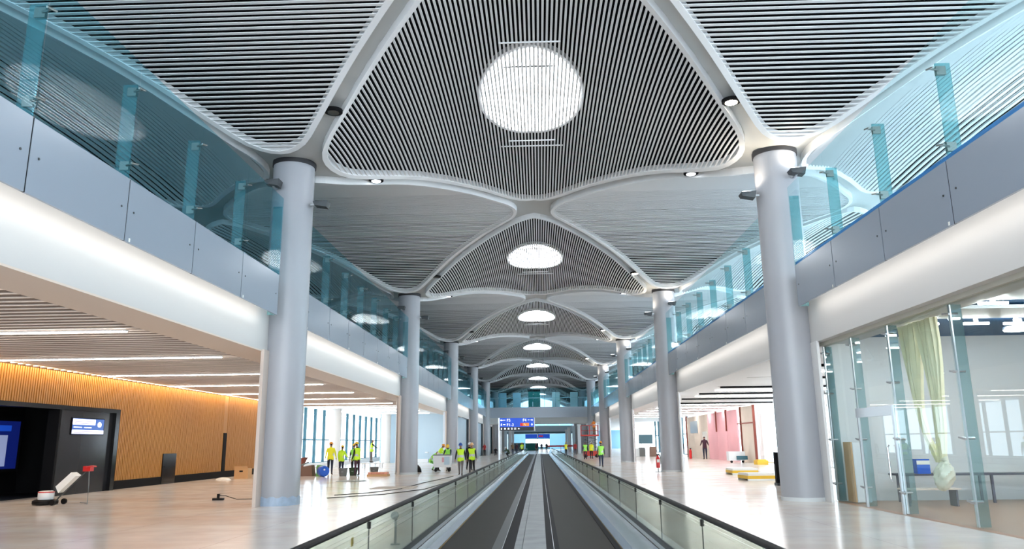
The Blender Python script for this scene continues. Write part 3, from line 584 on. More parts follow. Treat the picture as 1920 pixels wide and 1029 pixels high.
t = empty('drinks_tin', (10.75, 22.5, 0.79), 'small blue box standing on the long desk', 'box'); MB().box(-0.18, 0.18, -0.12, 0.12, 0, 0.40).build('body', 'blue_plastic', t); MB().box(-0.18, 0.18, -0.125, -0.12, 0.25, 0.36).build('label_patch', 'tape_white', t)
t = empty('service_cabinet', (9.08, 22.75, 0), 'tall narrow white cabinet with a brown side inside the glass room', 'cabinet')
MB().box(-0.20, 0.20, -0.25, 0.30, 0.02, 1.66).build('body', 'white_metal', t); MB().box(-0.24, -0.2, -0.25, 0.30, 0.02, 1.68).build('side_panel', 'brown_box', t)
d = MB().box(-0.19, 0.19, -0.275, -0.25, 0.04, 0.98).build('door', 'white_metal', t); MB().box(-0.19, 0.19, -0.272, -0.25, 1.0, 1.64).build('upper_door', 'white_metal', t)
MB().box(0.04, 0.10, -0.30, -0.275, 1.2, 1.36).build('dispenser_tap', 'black_matte', t)
# ------------------------------------------------------------------ moving walkways
def walkway(s, xo, xi, xg, label, nm):
    ya, yb = -5.0, 123.0
    t = empty('moving_walkway', (0, ya, 0), label, 'moving walkway')
    Ln = yb - ya
    MB().box(min(xo, xi), max(xo, xi), 0, Ln, 0.004, 0.012).build('belt', 'belt_rubber', t)
    MB().prof_y([(xo, 0.004), (xo, 0.018), (xo - s * -0.02, 0.018), (xo - s * -0.02, 0.004)] if False else [(xo, 0.004), (xo + s * 0.02, 0.004), (xo + s * 0.02, 0.02), (xo, 0.02)], 0, Ln).build('edge_line', 'edge_ochre', t)
    xa = xo + s * 0.022; xb_ = xg - s * 0.03
    MB().prof_y([(xa, 0.0), (xb_, 0.0), (xb_, 0.125), (xa + s * 0.10, 0.105), (xa, 0.03)], 0, Ln).build('skirt_panel', 'alu_blue', t)
    MB().prof_y([(xb_, 0.0), (xb_ + s * 0.012, 0.0), (xb_ + s * 0.012, 0.13), (xb_, 0.13)], 0, Ln).build('joint_strip', 'black_rubber', t)
    MB().prof_y([(xb_ + s * 0.012, 0.0), (xg + s * 0.09, 0.0), (xg + s * 0.09, 0.2), (xg + s * 0.016, 0.22), (xg - s * 0.014, 0.20), (xb_ + s * 0.012, 0.13)], 0, Ln).build('glass_channel', 'steel', t)
    MB().prof_y([(xg + s * 0.09, 0.0), (xg + s * 0.16, 0.0), (xg + s * 0.16, 0.10), (xg + s * 0.09, 0.12)], 0, Ln).build('outer_cover', 'steel', t)
    MB().box(xg - 0.013, xg + 0.013, 0, Ln, 0.2, 0.29).build('glass_clamp_rail', 'dark_steel', t)
    if s > 0: MB().box(xo - 0.10, xo, 0, Ln, 0.012, 0.03).build('skirt_shade_strip', 'comb_black', t)  # black strip standing in for the shade on the right skirt's inner side
    j = 15.38 - 3.1 * 6
    while j < yb - 1:
        a, b_ = max(j, ya), min(j + 3.1, yb)
        if b_ > 4:
            p = MB().box(xg - 0.006, xg + 0.006, a - ya + 0.008, b_ - ya - 0.008, 0.2, 0.885).build('glass_panel', 'walk_glass', t)
            if a < 45: MB().box(xg - 0.0065, xg + 0.0065, a - ya - 0.004, a - ya + 0.004, 0.2, 0.885).build('seal', 'comb_black', p)
            if a < 60: MB().box(xg - 0.02, xg + 0.02, a - ya - 0.02, a - ya + 0.02, 0.80, 0.875).build('clip', 'black_rubber', p)
        j += 3.1
    n = 12; pr = [(xg + 0.042 * math.cos(2 * PI * q / n), 0.915 + 0.030 * math.sin(2 * PI * q / n)) for q in range(n)]
    MB().prof_y(pr, 0, Ln).build('handrail', 'black_rubber', t, smooth=True)
    return t
wL = walkway(-1, -1.72, -0.84, -2.0, 'left moving walkway, dark belt with glass balustrade and black handrail', 'left')
wR = walkway(1, 1.32, 0.30, 1.84, 'right moving walkway, dark belt with glass balustrade and black handrail', 'right')
t = empty('walkway_divider', (0, -5, 0), 'low steel divider strip running between the two moving walkways', 'divider')
MB().box(-0.838, -0.66, 0, 128, 0.0, 0.02).build('left_skirt', 'dark_steel', t); MB().box(-0.66, -0.46, 0, 128, 0.0, 0.03).build('left_comb', 'comb_black', t)
MB().box(0.08, 0.298, 0, 128, 0.0, 0.03).build('right_comb', 'comb_black', t)
MB().box(-0.665, -0.655, 0, 128, 0.02, 0.036).build('left_bead', 'steel', t); MB().box(0.20, 0.21, 0, 128, 0.02, 0.036).build('right_bead', 'steel', t)
y = 6.0
while y < 128:
    MB().box(-0.458, -0.33, y, y + 3.19, 0.0, 0.045).build('side_plate', 'steel_brushed', t); MB().box(-0.32, 0.078, y, y + 3.19, 0.0, 0.05).build('cover_plate', 'steel_brushed', t); y += 3.2
tag(MB().box(-2.012, -2.007, 8.38, 8.47, 0.70, 0.79).build('sticker', 'safety_yellow'), 'small yellow sticker on the left walkway glass', 'sticker')
t = empty('floor_post', (-2.62, 14.25, 0), 'grey post with a round disc head beside the left walkway', 'post')
MB().tube([(0, 0, 0), (0, 0, 0.48)], 0.022, 10).build('shaft', 'grey_plastic', t); MB().tube([(-0.02, -0.035, 0.50), (-0.02, 0.035, 0.50)], 0.068, 18).build('disc', 'grey_plastic', t); MB().lathe([(0.09, 0), (0.08, 0.02)], 16).build('foot', 'grey_plastic', t)
# ------------------------------------------------------------------ bridges and the far end
fb = empty('footbridge', (0, 116, 0), 'glass-railed footbridge crossing the hall, the nearer one', 'bridge')
MB().box(-8.3, 8.1, 0.1, 6, 4.6, 5.5).build('deck', 'rib_grey', fb); MB().box(-7.7, 7.6, 0.0, 0.1, 5.45, 7.0).build('fascia', 'fascia', fb)
for i in range(9):
    a = -7.6 + i * 1.68; MB().box(a + 0.01, a + 1.67, 0.02, 0.05, 7.0, 9.85).build('glass_panel', 'rail_glass', fb)
    MB().box(a - 0.03, a + 0.03, 0.1, 0.35, 7.0, 9.5).build('glass_fin', 'fin_glass', fb)
MB().box(-7.6, 7.5, 0.3, 0.36, 8.35, 8.42).build('handrail', 'steel', fb)
t = empty('lift_booth', (-0.72, 118.5, 7.0), 'dark glazed booth in the middle of the nearer footbridge', 'booth')
MB().box(-0.92, 0.92, -0.5, 0.5, 0.0, 2.75).build('body', 'green_teal', t); MB().box(-0.96, 0.96, -0.55, 0.55, 2.45, 2.8).build('lintel', 'black_matte', t); MB().box(-0.3, -0.2, -0.56, -0.5, 0.2, 0.9).build('handle', 'steel', t)
for i, (x, m) in enumerate(((2.6, 'white_wall'), (5.4, 'white_wall'), (-3.4, 'blue_wall'), (-5.6, 'blue_wall'))):
    tag(MB().box(x - 0.6, x + 0.6, 118, 118.3, 6.99, 9.3).box(x - 0.5, x + 0.5, 117.98, 118, 7.9, 8.6).build('upright_panel', m), ['white upright panel just right of the dark booth on the footbridge', 'white upright panel near the right end of the footbridge', 'pale blue upright panel left of the dark booth on the footbridge', 'pale blue upright panel near the left end of the footbridge'][i], 'panel')
tag(MB().lathe([(0.28, 0), (0.28, 0.02)], 16, (3.15, 117.6, 8.0)).build('round_sign', 'green_cloth'), 'small green round mark behind the footbridge glass', 'sign')
fb2 = empty('footbridge', (0, 185, 0), 'blue-grey footbridge far down the hall, beyond the nearer one', 'bridge')
MB().box(-8.3, 8.1, 0.1, 6, 3.9, 4.6).build('deck', 'teal_wall', fb2); MB().box(-8, 7.8, 0, 0.1, 4.3, 5.7).build('fascia', 'blue_wall', fb2)
for i in range(5): MB().box(-8 + i * 3.2, -4.9 + i * 3.2, 0.02, 0.06, 5.7, 8.0).build('glass_panel', 'rail_glass', fb2)
for s in (-1, 1):
    for i in range(12):
        a = 124 + i * 7.4
        tag(box_ob('wall_left' if s < 0 else 'wall_right', ('far_blue', 'teal_wall', 'blue_wall')[i % 3], *sorted((s * 8.6, s * 8.8)), a, a + 7.38, 0, 4.95), kind='structure')
tag(box_ob('wall_back', 'blue_wall', -26, 26, YE, YE + 0.3, 4.9, 14), kind='structure')
window_wall('window_4', 0, 0, 0.01, 0, 0.01, 1, ()) if False else None
for i in range(4):
    x = -3.9 + i * 1.65
    o = tag(MB().box(x + 0.05, x + 1.6, 213.6, 213.7, 0.7, 2.7).build('window_4', 'far_window'), kind='structure')
tag(box_ob('wall_back', 'far_blue', -26, -3.9, 213.5, 213.8, 0, 4.9), kind='structure'); tag(box_ob('wall_back', 'far_blue', 2.75, 26, 213.5, 213.8, 0, 4.9), kind='structure')
tag(box_ob('wall_back', 'teal_wall', -3.9, 2.75, 213.75, 213.9, 0, 4.9), kind='structure')
for i in range(5):
    for s in (-1, 1):
        tag(MB().box(-0.25, 0.25, -0.25, 0.25, 0, 4.4).box(-0.3, 0.3, -0.3, 0.3, 4.4, 4.6).build('pilaster', 'blue_wall' if i % 2 else 'white_metal', None, (s * (6.4 - 0.35 * (i % 3)), 126 + i * 12.5, 0)), '%s square pale post in the row along the %s side beyond the footbridge' % (ordinal(i), SIDE[s]), 'post', 'pale posts beyond the footbridge')
sg = empty('hanging_sign', (-0.5, 185.4, 2.85), 'long blue hanging sign far down the hall under the second footbridge', 'sign')
MB().box(-2.9, -0.1, 0, 0.15, 0, 0.92).build('panel', 'sign_blue', sg); MB().box(0.1, 2.9, 0, 0.15, 0, 0.92).build('panel', 'sign_blue', sg); MB().box(0.3, 1.3, -0.01, 0, 0.3, 0.6).build('red_field', 'sign_red', sg)
MB().box(-0.1, 0.1, 0, 0.15, -0.2, 1.075).build('post', 'steel', sg)
tag(MB().box(-3.4, -0.3, 182, 183, 0, 1.7).box(-3.3, -0.4, 181.95, 182, 0.1, 1.6).build('booth', 'green_teal'), 'dark green box-shaped booth at the far end of the hall', 'booth')
tag(MB().box(-6.2, -3.6, 183, 184, 0, 1.75).box(-6.0, -3.8, 182.95, 183, 0.2, 1.5).build('hoarding', 'teal_wall'), 'dark grey hoarding left of the green booth at the far end', 'hoarding')
b = MB(); b.box(1.2, 6.8, 150, 150.08, 0.95, 1.25)
for x in (1.3, 4.0, 6.6): b.box(x, x + 0.08, 150, 150.08, 0, 0.95)
tag(b.build('barrier', 'red_paint'), 'red barrier rail standing across the far end of the right walkway', 'barrier')
# wayfinding sign
t = empty('direction_sign', (-2.06, 70, 0), 'blue and black direction sign on a tall grey post, F5 and F1-3', 'sign')
MB().box(-1.66, -1.54, 0.0, 0.12, 0, 4.0).build('post', 'steel', t); MB().box(1.56, 1.66, 0.0, 0.12, 2.8, 4.0).build('end_cap', 'white_metal', t)
MB().box(-1.54, 1.56, 0.0, 0.12, 3.17, 3.97).build('blue_panel', 'sign_blue', t); MB().box(-1.54, 1.56, 0.0, 0.12, 2.86, 3.165).build('black_panel', 'sign_black', t)
text_mesh('F5', 0.36, 'lettering', 'sign_white', t, (-0.90, -0.006, 3.65)); text_mesh('F1-3', 0.36, 'lettering', 'sign_white', t, (-0.90, -0.006, 3.25)); text_mesh('F4', 0.36, 'lettering', 'sign_white', t, (0.55, -0.006, 3.65))
b = MB()
for z in (3.76, 3.36): b.box(-1.22, -1.02, -0.01, 0, z, z + 0.05)
b.box(1.02, 1.16, -0.01, 0, 3.76, 3.81); b.build('dash', 'sign_white', t)
def arrow(cx, cz, d, sz, m='sign_white'):
    b = MB(); dx, dz = {'l': (-1, 0), 'r': (1, 0), 'd': (0, -1), 'u': (0, 1)}[d]; px, pz = -dz, dx
    tri = [(cx + dx * sz, cz + dz * sz), (cx + px * sz * 0.8, cz + pz * sz * 0.8), (cx - px * sz * 0.8, cz - pz * sz * 0.8)]
    b.add([(x, -0.01, z) for x, z in tri] + [(x, 0, z) for x, z in tri], [(0, 1, 2), (3, 5, 4), (0, 3, 4, 1), (1, 4, 5, 2), (2, 5, 3, 0)])
    b.hexa([(cx - dx * sz - px * .03 , -0.01, cz - dz * sz - pz * .03), (cx + px * .03, -0.01, cz + pz * .03), (cx + px * .03, 0, cz + pz * .03), (cx - dx * sz - px * .03, 0, cz - dz * sz - pz * .03), (cx - dx * sz + px * .03, -0.01, cz - dz * sz + pz * .03), (cx - px * .03, -0.01, cz - pz * .03), (cx - px * .03, 0, cz - pz * .03), (cx - dx * sz + px * .03, 0, cz - dz * sz + pz * .03)])
    b.build('arrow', m, t)
arrow(-1.38, 3.78, 'l', 0.11); arrow(-1.38, 3.38, 'd', 0.11); arrow(1.38, 3.78, 'r', 0.11); arrow(1.38, 3.38, 'd', 0.11); arrow(-1.38, 3.02, 'u', 0.09); arrow(0.18, 3.02, 'l', 0.08)
MB().box(0.32, 0.55, -0.01, 0, 3.25, 3.52).build('red_field', 'sign_red', t); MB().box(0.55, 1.12, -0.01, 0, 3.25, 3.52).build('orange_field', 'sign_orange', t)
b = MB(); b.box(0.66, 0.72, -0.014, -0.01, 3.40, 3.44); b.box(0.76, 0.82, -0.014, -0.01, 3.32, 3.36); b.build('small_text', 'sign_white', t)
for q, x in enumerate((-1.06, -0.74, -0.42, -0.14)):
    b = MB()
    if q == 0: b.tube([(x, -0.01, 3.02), (x, 0, 3.02)], 0.08, 12)
    elif q == 1: b.box(x - 0.08, x + 0.08, -0.01, 0, 2.95, 3.05); b.box(x - 0.05, x + 0.05, -0.01, 0, 3.06, 3.10)
    else:
        b.box(x - 0.07, x - 0.03, -0.01, 0, 2.93, 3.06); b.box(x + 0.03, x + 0.07, -0.01, 0, 2.93, 3.06); b.tube([(x - 0.05, -0.01, 3.09), (x - 0.05, 0, 3.09)], 0.025, 8); b.tube([(x + 0.05, -0.01, 3.09), (x + 0.05, 0, 3.09)], 0.025, 8)
    b.build('pictogram', 'sign_white', t)
# ------------------------------------------------------------------ people
def person(label, loc, yaw, top='cloth_black', bottom='cloth_black', vest=None, helmet=None, lean=4, arms=((5, 8), (5, 8)), legs=((0, 0), (0, 0)), scale=1.0, sleeves=None, hair='hair_black', head=5, out=6, hold=None, nm='person', group=None):
    R_ = math.radians
    def dirv(t): return Vector((0, math.sin(R_(t)), -math.cos(R_(t))))
    sp = Vector((0, math.sin(R_(lean)), math.cos(R_(lean)))); P = Vector((0, 0, 0))
    V = []; E = []; Rd = []; bone = []
    def nv(p, r): V.append(Vector(p)); Rd.append(r if isinstance(r, tuple) else (r, r)); return len(V) - 1
    pel = nv(P, (0.155, 0.115)); wa = nv(P + sp * 0.17, (0.150, 0.11)); ch = nv(P + sp * 0.36, (0.175, 0.12)); nb = nv(P + sp * 0.50, (0.10, 0.085))
    E += [(pel, wa), (wa, ch), (ch, nb)]
    hd = Vector((0, math.sin(R_(lean + head)), math.cos(R_(lean + head)))); fwd = Vector((0, math.cos(R_(lean + head)), -math.sin(R_(lean + head))))
    nk = nv(P + sp * 0.55 + hd * 0.02, 0.056); jaw = nv(V[nk] + hd * 0.07 + fwd * 0.015, (0.074, 0.086)); mid = nv(V[jaw] + hd * 0.075 - fwd * 0.005, (0.084, 0.100)); cr = nv(V[mid] + hd * 0.072, (0.064, 0.074))
    nose = nv(V[jaw] + hd * 0.035 + fwd * 0.10, 0.013)
    E += [(nb, nk), (nk, jaw), (jaw, mid), (mid, cr), (mid, nose)]
    segs = [(pel, wa, 'top'), (wa, ch, 'top'), (ch, nb, 'top'), (nk, jaw, 'skin'), (jaw, mid, 'skin'), (mid, cr, 'head'), (mid, nose, 'skin')]
    hands = []
    for sgn, (a1, a2) in zip((-1, 1), arms):
        sh = nv(P + sp * 0.455 + Vector((sgn * 0.19, 0, 0)), 0.066); d1 = dirv(a1); d1.x = sgn * math.sin(R_(out)); d1.normalize()
        el = nv(V[sh] + d1 * 0.28, 0.049); d2 = dirv(a2); d2.x = sgn * math.sin(R_(out * 0.6)); d2.normalize()
        wr = nv(V[el] + d2 * 0.25, 0.033); pm = nv(V[wr] + d2 * 0.07, (0.036, 0.020))
        E += [(ch, sh), (sh, el), (el, wr), (wr, pm)]; segs += [(ch, sh, 'top'), (sh, el, 'arm'), (el, wr, 'arm'), (wr, pm, 'skin')]
        pv = d2.cross(Vector((1, 0, 0))).normalized(); hands.append(V[pm] + d2 * 0.05)
        for q, (off, ln) in enumerate(((-0.024, 0.075), (-0.008, 0.088), (0.008, 0.082), (0.024, 0.062))):
            f1 = nv(V[pm] + d2 * 0.035 + pv * off, 0.0095); f2 = nv(V[f1] + d2 * ln * 0.55 - Vector((sgn * 0.006, 0, 0)), 0.0085); f3 = nv(V[f2] + d2 * ln * 0.4 - Vector((sgn * 0.016, 0, 0)), 0.007)
            E += [(pm, f1), (f1, f2), (f2, f3)]; segs += [(pm, f1, 'skin'), (f1, f2, 'skin'), (f2, f3, 'skin')]
        t1 = nv(V[wr] + d2 * 0.035 - pv * 0.035, 0.011); t2 = nv(V[t1] + d2 * 0.045 - pv * 0.022, 0.009); E += [(wr, t1), (t1, t2)]; segs += [(wr, t1, 'skin'), (t1, t2, 'skin')]
    for sgn, (a1, a2) in zip((-1, 1), legs):
        hp = nv(P + Vector((sgn * 0.095, 0, -0.07)), 0.105); kn = nv(V[hp] + dirv(a1) * 0.41, 0.066); an = nv(V[kn] + dirv(a2) * 0.40, 0.044)
        hl = nv(V[an] + Vector((0, -0.035, -0.055)), 0.042); to = nv(V[an] + Vector((sgn * 0.02, 0.155, -0.065)), (0.042, 0.030))
        E += [(pel, hp), (hp, kn), (kn, an), (an, hl), (an, to)]; segs += [(pel, hp, 'bottom'), (hp, kn, 'bottom'), (kn, an, 'bottom'), (an, hl, 'shoe'), (an, to, 'shoe')]
    mz = min(v.z - r[1] for v, r in zip(V, Rd)); off = Vector((0, 0, -mz))
    V = [v + off for v in V]; hands = [h + off for h in hands]
    me = bpy.data.meshes.new('body'); me.from_pydata([tuple(v) for v in V], E, []); o = bpy.data.objects.new('body', me); C.objects.link(o)
    md = o.modifiers.new('Skin', 'SKIN'); md.branch_smoothing = 0.3
    for i, sv in enumerate(me.skin_vertices[0].data): sv.radius = Rd[i]; sv.use_root = (i == 0)
    ss = o.modifiers.new('Sub', 'SUBSURF'); ss.levels = 1; ss.render_levels = 1
    dg = bpy.context.evaluated_depsgraph_get(); dg.update(); nme = bpy.data.meshes.new_from_object(o.evaluated_get(dg)); bpy.data.objects.remove(o)
    slots = {'top': top, 'arm': sleeves or top, 'bottom': bottom, 'skin': 'skin', 'head': hair, 'shoe': 'shoe'}; names = list(slots)
    nme.materials.clear()
    for n_ in names: nme.materials.append(M[slots[n_]])
    torso = []
    for p in nme.polygons:
        c = p.center; best = None
        for a, b_, k in segs:
            A, B = V[a], V[b_]; ab = B - A; tt = max(0, min(1, (c - A).dot(ab) / max(1e-9, ab.length_squared))); d = (c - A - ab * tt).length - (Rd[a][0] * (1 - tt) + Rd[b_][0] * tt)
            if best is None or d < best[0]: best = (d, k)
        k = best[1]
        if k == 'skin' and (c - V[mid]).dot(fwd) < 0.01 and (c - V[nk]).dot(hd) > 0.09: k = 'head'
        s_ = (c - V[pel]).dot(sp)
        if k == 'bottom' and s_ > -0.11 and (c - V[pel] - sp * s_).length < 0.215: k = 'top'
        p.material_index = names.index(k)
        if k == 'top' and -0.16 < s_ < 0.52 and abs(c.x) < 0.20: torso.append(p.index)
    nme.polygons.foreach_set('use_smooth', [True] * len(nme.polygons))
    root = empty(nm, loc, label, 'person', group, rotz=R_(yaw)); root.scale = (scale,) * 3
    body = bpy.data.objects.new('body', nme); C.objects.link(body); body.parent = root
    b = MB()
    for sx in (-1, 1): b.ellip(tuple(V[mid] + fwd * 0.078 + Vector((sx * 0.032, 0, 0)) - hd * 0.01), (0.012, 0.008, 0.008), 8, 6, -0.99)
    b.build('eyes', 'hair_black', root)
    MB().ellip(tuple(V[jaw] + fwd * 0.076 - hd * 0.012), (0.024, 0.007, 0.006), 8, 6, -0.99).build('mouth', 'cloth_maroon', root)
    b = MB()
    for sx in (-1, 1): b.ellip(tuple(V[mid] + Vector((sx * 0.078, 0, 0)) - hd * 0.03), (0.012, 0.022, 0.032), 8, 6, -0.99)
    b.build('ears', 'skin', root)
    if vest:
        bm = bmesh.new(); vm = {}
        for fi in torso:
            p = nme.polygons[fi]; vs = []
            for vi in p.vertices:
                if vi not in vm: vm[vi] = bm.verts.new(nme.vertices[vi].co + nme.vertices[vi].normal * 0.022)
                vs.append(vm[vi])
            try: f = bm.faces.new(vs)
            except Exception: continue
            s_ = (p.center - V[pel]).dot(sp); f.material_index = 1 if 0.08 < s_ < 0.15 else 0; f.smooth = True
        m2 = bpy.data.meshes.new('vest'); bm.to_mesh(m2); bm.free(); m2.materials.append(M[vest]); m2.materials.append(M['reflective'])
        ov = bpy.data.objects.new('vest', m2); C.objects.link(ov); ov.parent = root
        sd = ov.modifiers.new('Solidify', 'SOLIDIFY'); sd.thickness = 0.012
    if helmet:
        hb = MB(); c = V[mid] + hd * 0.035; hb.ellip((0, 0, 0), (0.108, 0.128, 0.115), 18, 8, 0.0); hb.tube([(0, -0.11, 0.02), (0, -0.06, 0.105), (0, 0, 0.122), (0, 0.06, 0.105), (0, 0.11, 0.02)], 0.012, 6)
        n = 18; vs = [(r * 0.112 * math.cos(2 * PI * q / n), (r * 0.132 + (0.045 if r > 1.05 and math.sin(2 * PI * q / n) > 0.3 else 0)) * math.sin(2 * PI * q / n), z) for (r, z) in ((1, 0), (1.12, -0.008), (1.12, -0.016), (1, -0.01)) for q in range(n)]
        hb.add(vs, [(i * n + q, i * n + (q + 1) % n, ((i + 1) % 4) * n + (q + 1) % n, ((i + 1) % 4) * n + q) for i in range(4) for q in range(n)])
        ho = hb.build('helmet', helmet, root, smooth=True); ho.location = c; ho.rotation_euler = (-R_(lean + head), 0, 0)
    if hold:
        A = hands[1]; MB().tube([A + Vector((0, -0.25, -0.35)), A, A + Vector((0, 0.45, 0.35))], 0.016, 6).build('tool_handle', hold, root)
    return root
WALK = ((22, 8), (-14, -30)); STAND = ((0, 0), (0, -2)); SQ = ((95, -40), (80, -50))
person('worker in a long yellow hi-vis jacket and orange helmet, back turned, left of the group', (-12.6, 46.6, 0), 10, 'hivis_yellow', 'cloth_navy', 'hivis_yellow', 'helmet_orange', arms=((10, 40), (10, 30)), legs=STAND, scale=1.06, out=14)
person('stocky worker in a lime hi-vis vest with a blue back patch and yellow helmet', (-11.75, 45.9, 0), -15, 'hivis_lime', 'cloth_navy', 'hivis_lime', 'helmet_yellow', arms=((8, 30), (20, 60)), scale=0.95, out=16)
person('worker in a green vest and black trousers, half hidden behind his colleague', (-11.15, 46.5, 0), 20, 'cloth_black', 'cloth_black', 'hivis_green', 'helmet_yellow', scale=1.0)
person('worker with black sleeves, maroon trousers and yellow helmet, rightmost of the group', (-10.62, 45.1, 0), 60, 'cloth_black', 'cloth_maroon', 'hivis_lime', 'helmet_yellow', arms=((6, 20), (4, 10)), legs=((4, 2), (-4, -6)), scale=1.05)
pf = empty('work_platform', (-13.1, 60.3, 0), 'low white work platform by the left windows', 'platform')
MB().box(-0.7, 0.9, -0.5, 0.5, 0.30, 0.36).build('top', 'white_metal', pf)
for x, y in ((-0.6, -0.4), (0.75, -0.4), (-0.6, 0.4), (0.75, 0.4)): MB().box(x, x + 0.05, y, y + 0.05, 0, 0.30).build('leg', 'steel', pf)
person('bareheaded worker in a green vest on a low platform, reaching out with a pole', (-13.1, 60.3, 0.365), -70, 'cloth_black', 'cloth_grey', 'hivis_lime', None, arms=((10, 20), (45, 60)), legs=((6, 2), (-6, -8)), hold='white_metal')
person('worker in lime vest and orange helmet leaning over the left of the cart', (-6.72, 51.35, 0), -60, 'hivis_lime', 'cloth_black', 'hivis_lime', 'helmet_orange', lean=28, arms=((40, 70), (40, 70)), legs=STAND)
person('worker with dark sleeves and yellow-orange helmet bent over the middle of the white cart', (-6.02, 51.35, 0), 175, 'cloth_navy', 'cloth_black', 'hivis_green', 'helmet_yellow', lean=30, arms=((40, 60), (40, 60)), legs=STAND)
person('person crouched low in green clothes at the left end of the white cart', (-7.35, 52.0, 0), -80, 'hivis_green', 'green_cloth', 'hivis_green', None, lean=45, arms=((60, 70), (60, 70)), legs=((60, -30), (60, -30)))
person('man in a blue cap, lime vest and grey trousers walking towards the camera', (-4.45, 43.7, 0), 180, 'cloth_black', 'cloth_grey', 'hivis_lime', 'helmet_blue', arms=((-10, -4), (14, 24)), legs=WALK, scale=1.0, out=12)
person('man in a tan helmet, lime vest and black trousers, right one of the pair', (-4.05, 46.4, 0), 176, 'cloth_black', 'cloth_black', 'hivis_lime', 'helmet_tan', arms=((12, 22), (-8, 0)), legs=((-12, -26), (20, 8)), scale=1.0, out=12)
person('man in dark clothes and a white helmet behind the two walkers', (-4.72, 52.0, 0), 200, 'cloth_black', 'cloth_black', None, 'helmet_white', legs=WALK, scale=1.02)
person('distant person in a red jacket and black trousers by the left columns', (-8.0, 112.5, 0), 170, 'cloth_red', 'cloth_black', None, None, arms=((5, 60), (5, 60)))
person('dark figure sitting on the floor left of the sign post', (-6.4, 112, 0), 190, 'cloth_black', 'cloth_black', None, None, lean=30, legs=SQ, arms=((50, 80), (50, 80)))
person('figure in dark green crouching just right of the sign post', (-4.1, 104, 0), 120, 'cloth_green', 'cloth_black', None, 'helmet_white', lean=40, legs=SQ, arms=((60, 60), (60, 60)), scale=1.1)
person('person in a brown jacket standing right of the sign post', (-3.9, 112, 0), 30, 'cloth_brown', 'cloth_navy', None, None, lean=10, scale=1.05)
person('person in a dark brown coat close beside the brown-jacketed one', (-3.4, 113.5, 0), -30, 'cloth_maroon', 'cloth_navy', None, None, lean=8)
person('worker in a lime jacket standing at the far left edge of the walkways', (-2.75, 121, 0), 20, 'hivis_lime', 'cloth_black', 'hivis_lime', 'helmet_yellow', arms=((30, 50), (20, 30)))
for i, (x, c1, lb) in enumerate(((-0.6, 'cloth_maroon', 'left'), (0.3, 'cloth_navy', 'middle'), (1.2, 'cloth_black', 'right'))):
    person('small dark figure at the far end of the walkways, %s of three' % lb, (x, 140, 0), 180, c1, 'cloth_grey', None, None)
person('worker in a yellow-green vest seen from behind, far right of the walkway rail', (3.6, 108, 0), 0, 'cloth_green', 'cloth_black', 'hivis_yellow', 'helmet_yellow', arms=((10, 30), (10, 30)), out=14)
person('person in a red coat standing left of the scissor lift', (5.1, 113, 0), 180, 'cloth_red', 'cloth_maroon', None, None)
person('worker in a bright green vest and dark cap seen from behind beside the lift', (4.75, 82, 0), 5, 'cloth_black', 'cloth_maroon', 'hivis_green', None, arms=((8, 20), (8, 20)), legs=((5, 0), (-5, -8)))
person('worker in a yellow vest and white helmet next to the red scissor lift', (5.55, 84.5, 0), -20, 'hivis_lime', 'cloth_black', 'hivis_yellow', 'helmet_white', legs=STAND)
person('worker in a green vest and orange helmet walking away beside the right walkway', (4.35, 55.9, 0), -4, 'cloth_green', 'cloth_navy', 'hivis_green', 'helmet_orange', arms=((-12, -4), (16, 26)), legs=((-14, -32), (14, 4)), out=10)
person('person in a dark jacket and trousers with back turned, before the pink boards', (16.0, 76.3, 0), -10, 'cloth_maroon', 'cloth_navy', None, None, arms=((20, 70), (20, 70)), legs=((4, 0), (-4, -6)), scale=1.25, out=16)
person('slim dark figure close to the second right column by the drywall', (15.6, 86.3, 0), 160, 'cloth_black', 'cloth_black', None, None, legs=STAND)
# ------------------------------------------------------------------ scissor lift with its worker
t = empty('scissor_lift', (6.0, 92, 0), 'red scissor lift raised in front of the right columns', 'lift')
MB().box(-0.9, 0.9, -0.45, 0.45, 0.18, 0.75).build('chassis', 'red_lift', t)
for x in (-0.65, 0.65):
    for y in (-0.46, 0.46): MB().tube([(x, y - 0.09, 0.2), (x, y + 0.09, 0.2)], 0.2, 14).build('wheel', 'black_rubber', t)
for i in range(4):
    z0 = 0.78 + i * 0.42
    b = MB()
    for y in (-0.35, 0.35): b.hexa([(-0.8, y - .03, z0), (-0.7, y - .03, z0), (-0.7, y + .03, z0), (-0.8, y + .03, z0), (0.7, y - .03, z0 + .42), (0.8, y - .03, z0 + .42), (0.8, y + .03, z0 + .42), (0.7, y + .03, z0 + .42)]); b.hexa([(0.7, y - .03, z0), (0.8, y - .03, z0), (0.8, y + .03, z0), (0.7, y + .03, z0), (-0.8, y - .03, z0 + .42), (-0.7, y - .03, z0 + .42), (-0.7, y + .03, z0 + .42), (-0.8, y + .03, z0 + .42)])
    b.build('scissor_arm', 'dark_steel', t)
MB().box(-1.15, 0.95, -0.5, 0.5, 2.46, 2.62).build('platform', 'red_lift', t)
b = MB()
for x, y in ((-1.1, -.45), (-1.1, .45), (0.9, -.45), (0.9, .45), (-0.1, -.45), (-0.1, .45)): b.tube([(x, y, 2.6), (x, y, 3.7)], 0.028, 6)
for z in (3.1, 3.68):
    for y in (-.45, .45): b.tube([(-1.1, y, z), (0.9, y, z)], 0.028, 6)
    for x in (-1.1, .9): b.tube([(x, -.45, z), (x, .45, z)], 0.028, 6)
b.build('guard_rail', 'red_lift', t)
person('worker in orange standing in the basket of the red scissor lift', (6.45, 92, 2.625), 30, 'orange', 'cloth_brown', 'orange', None, arms=((30, 90), (30, 90)))
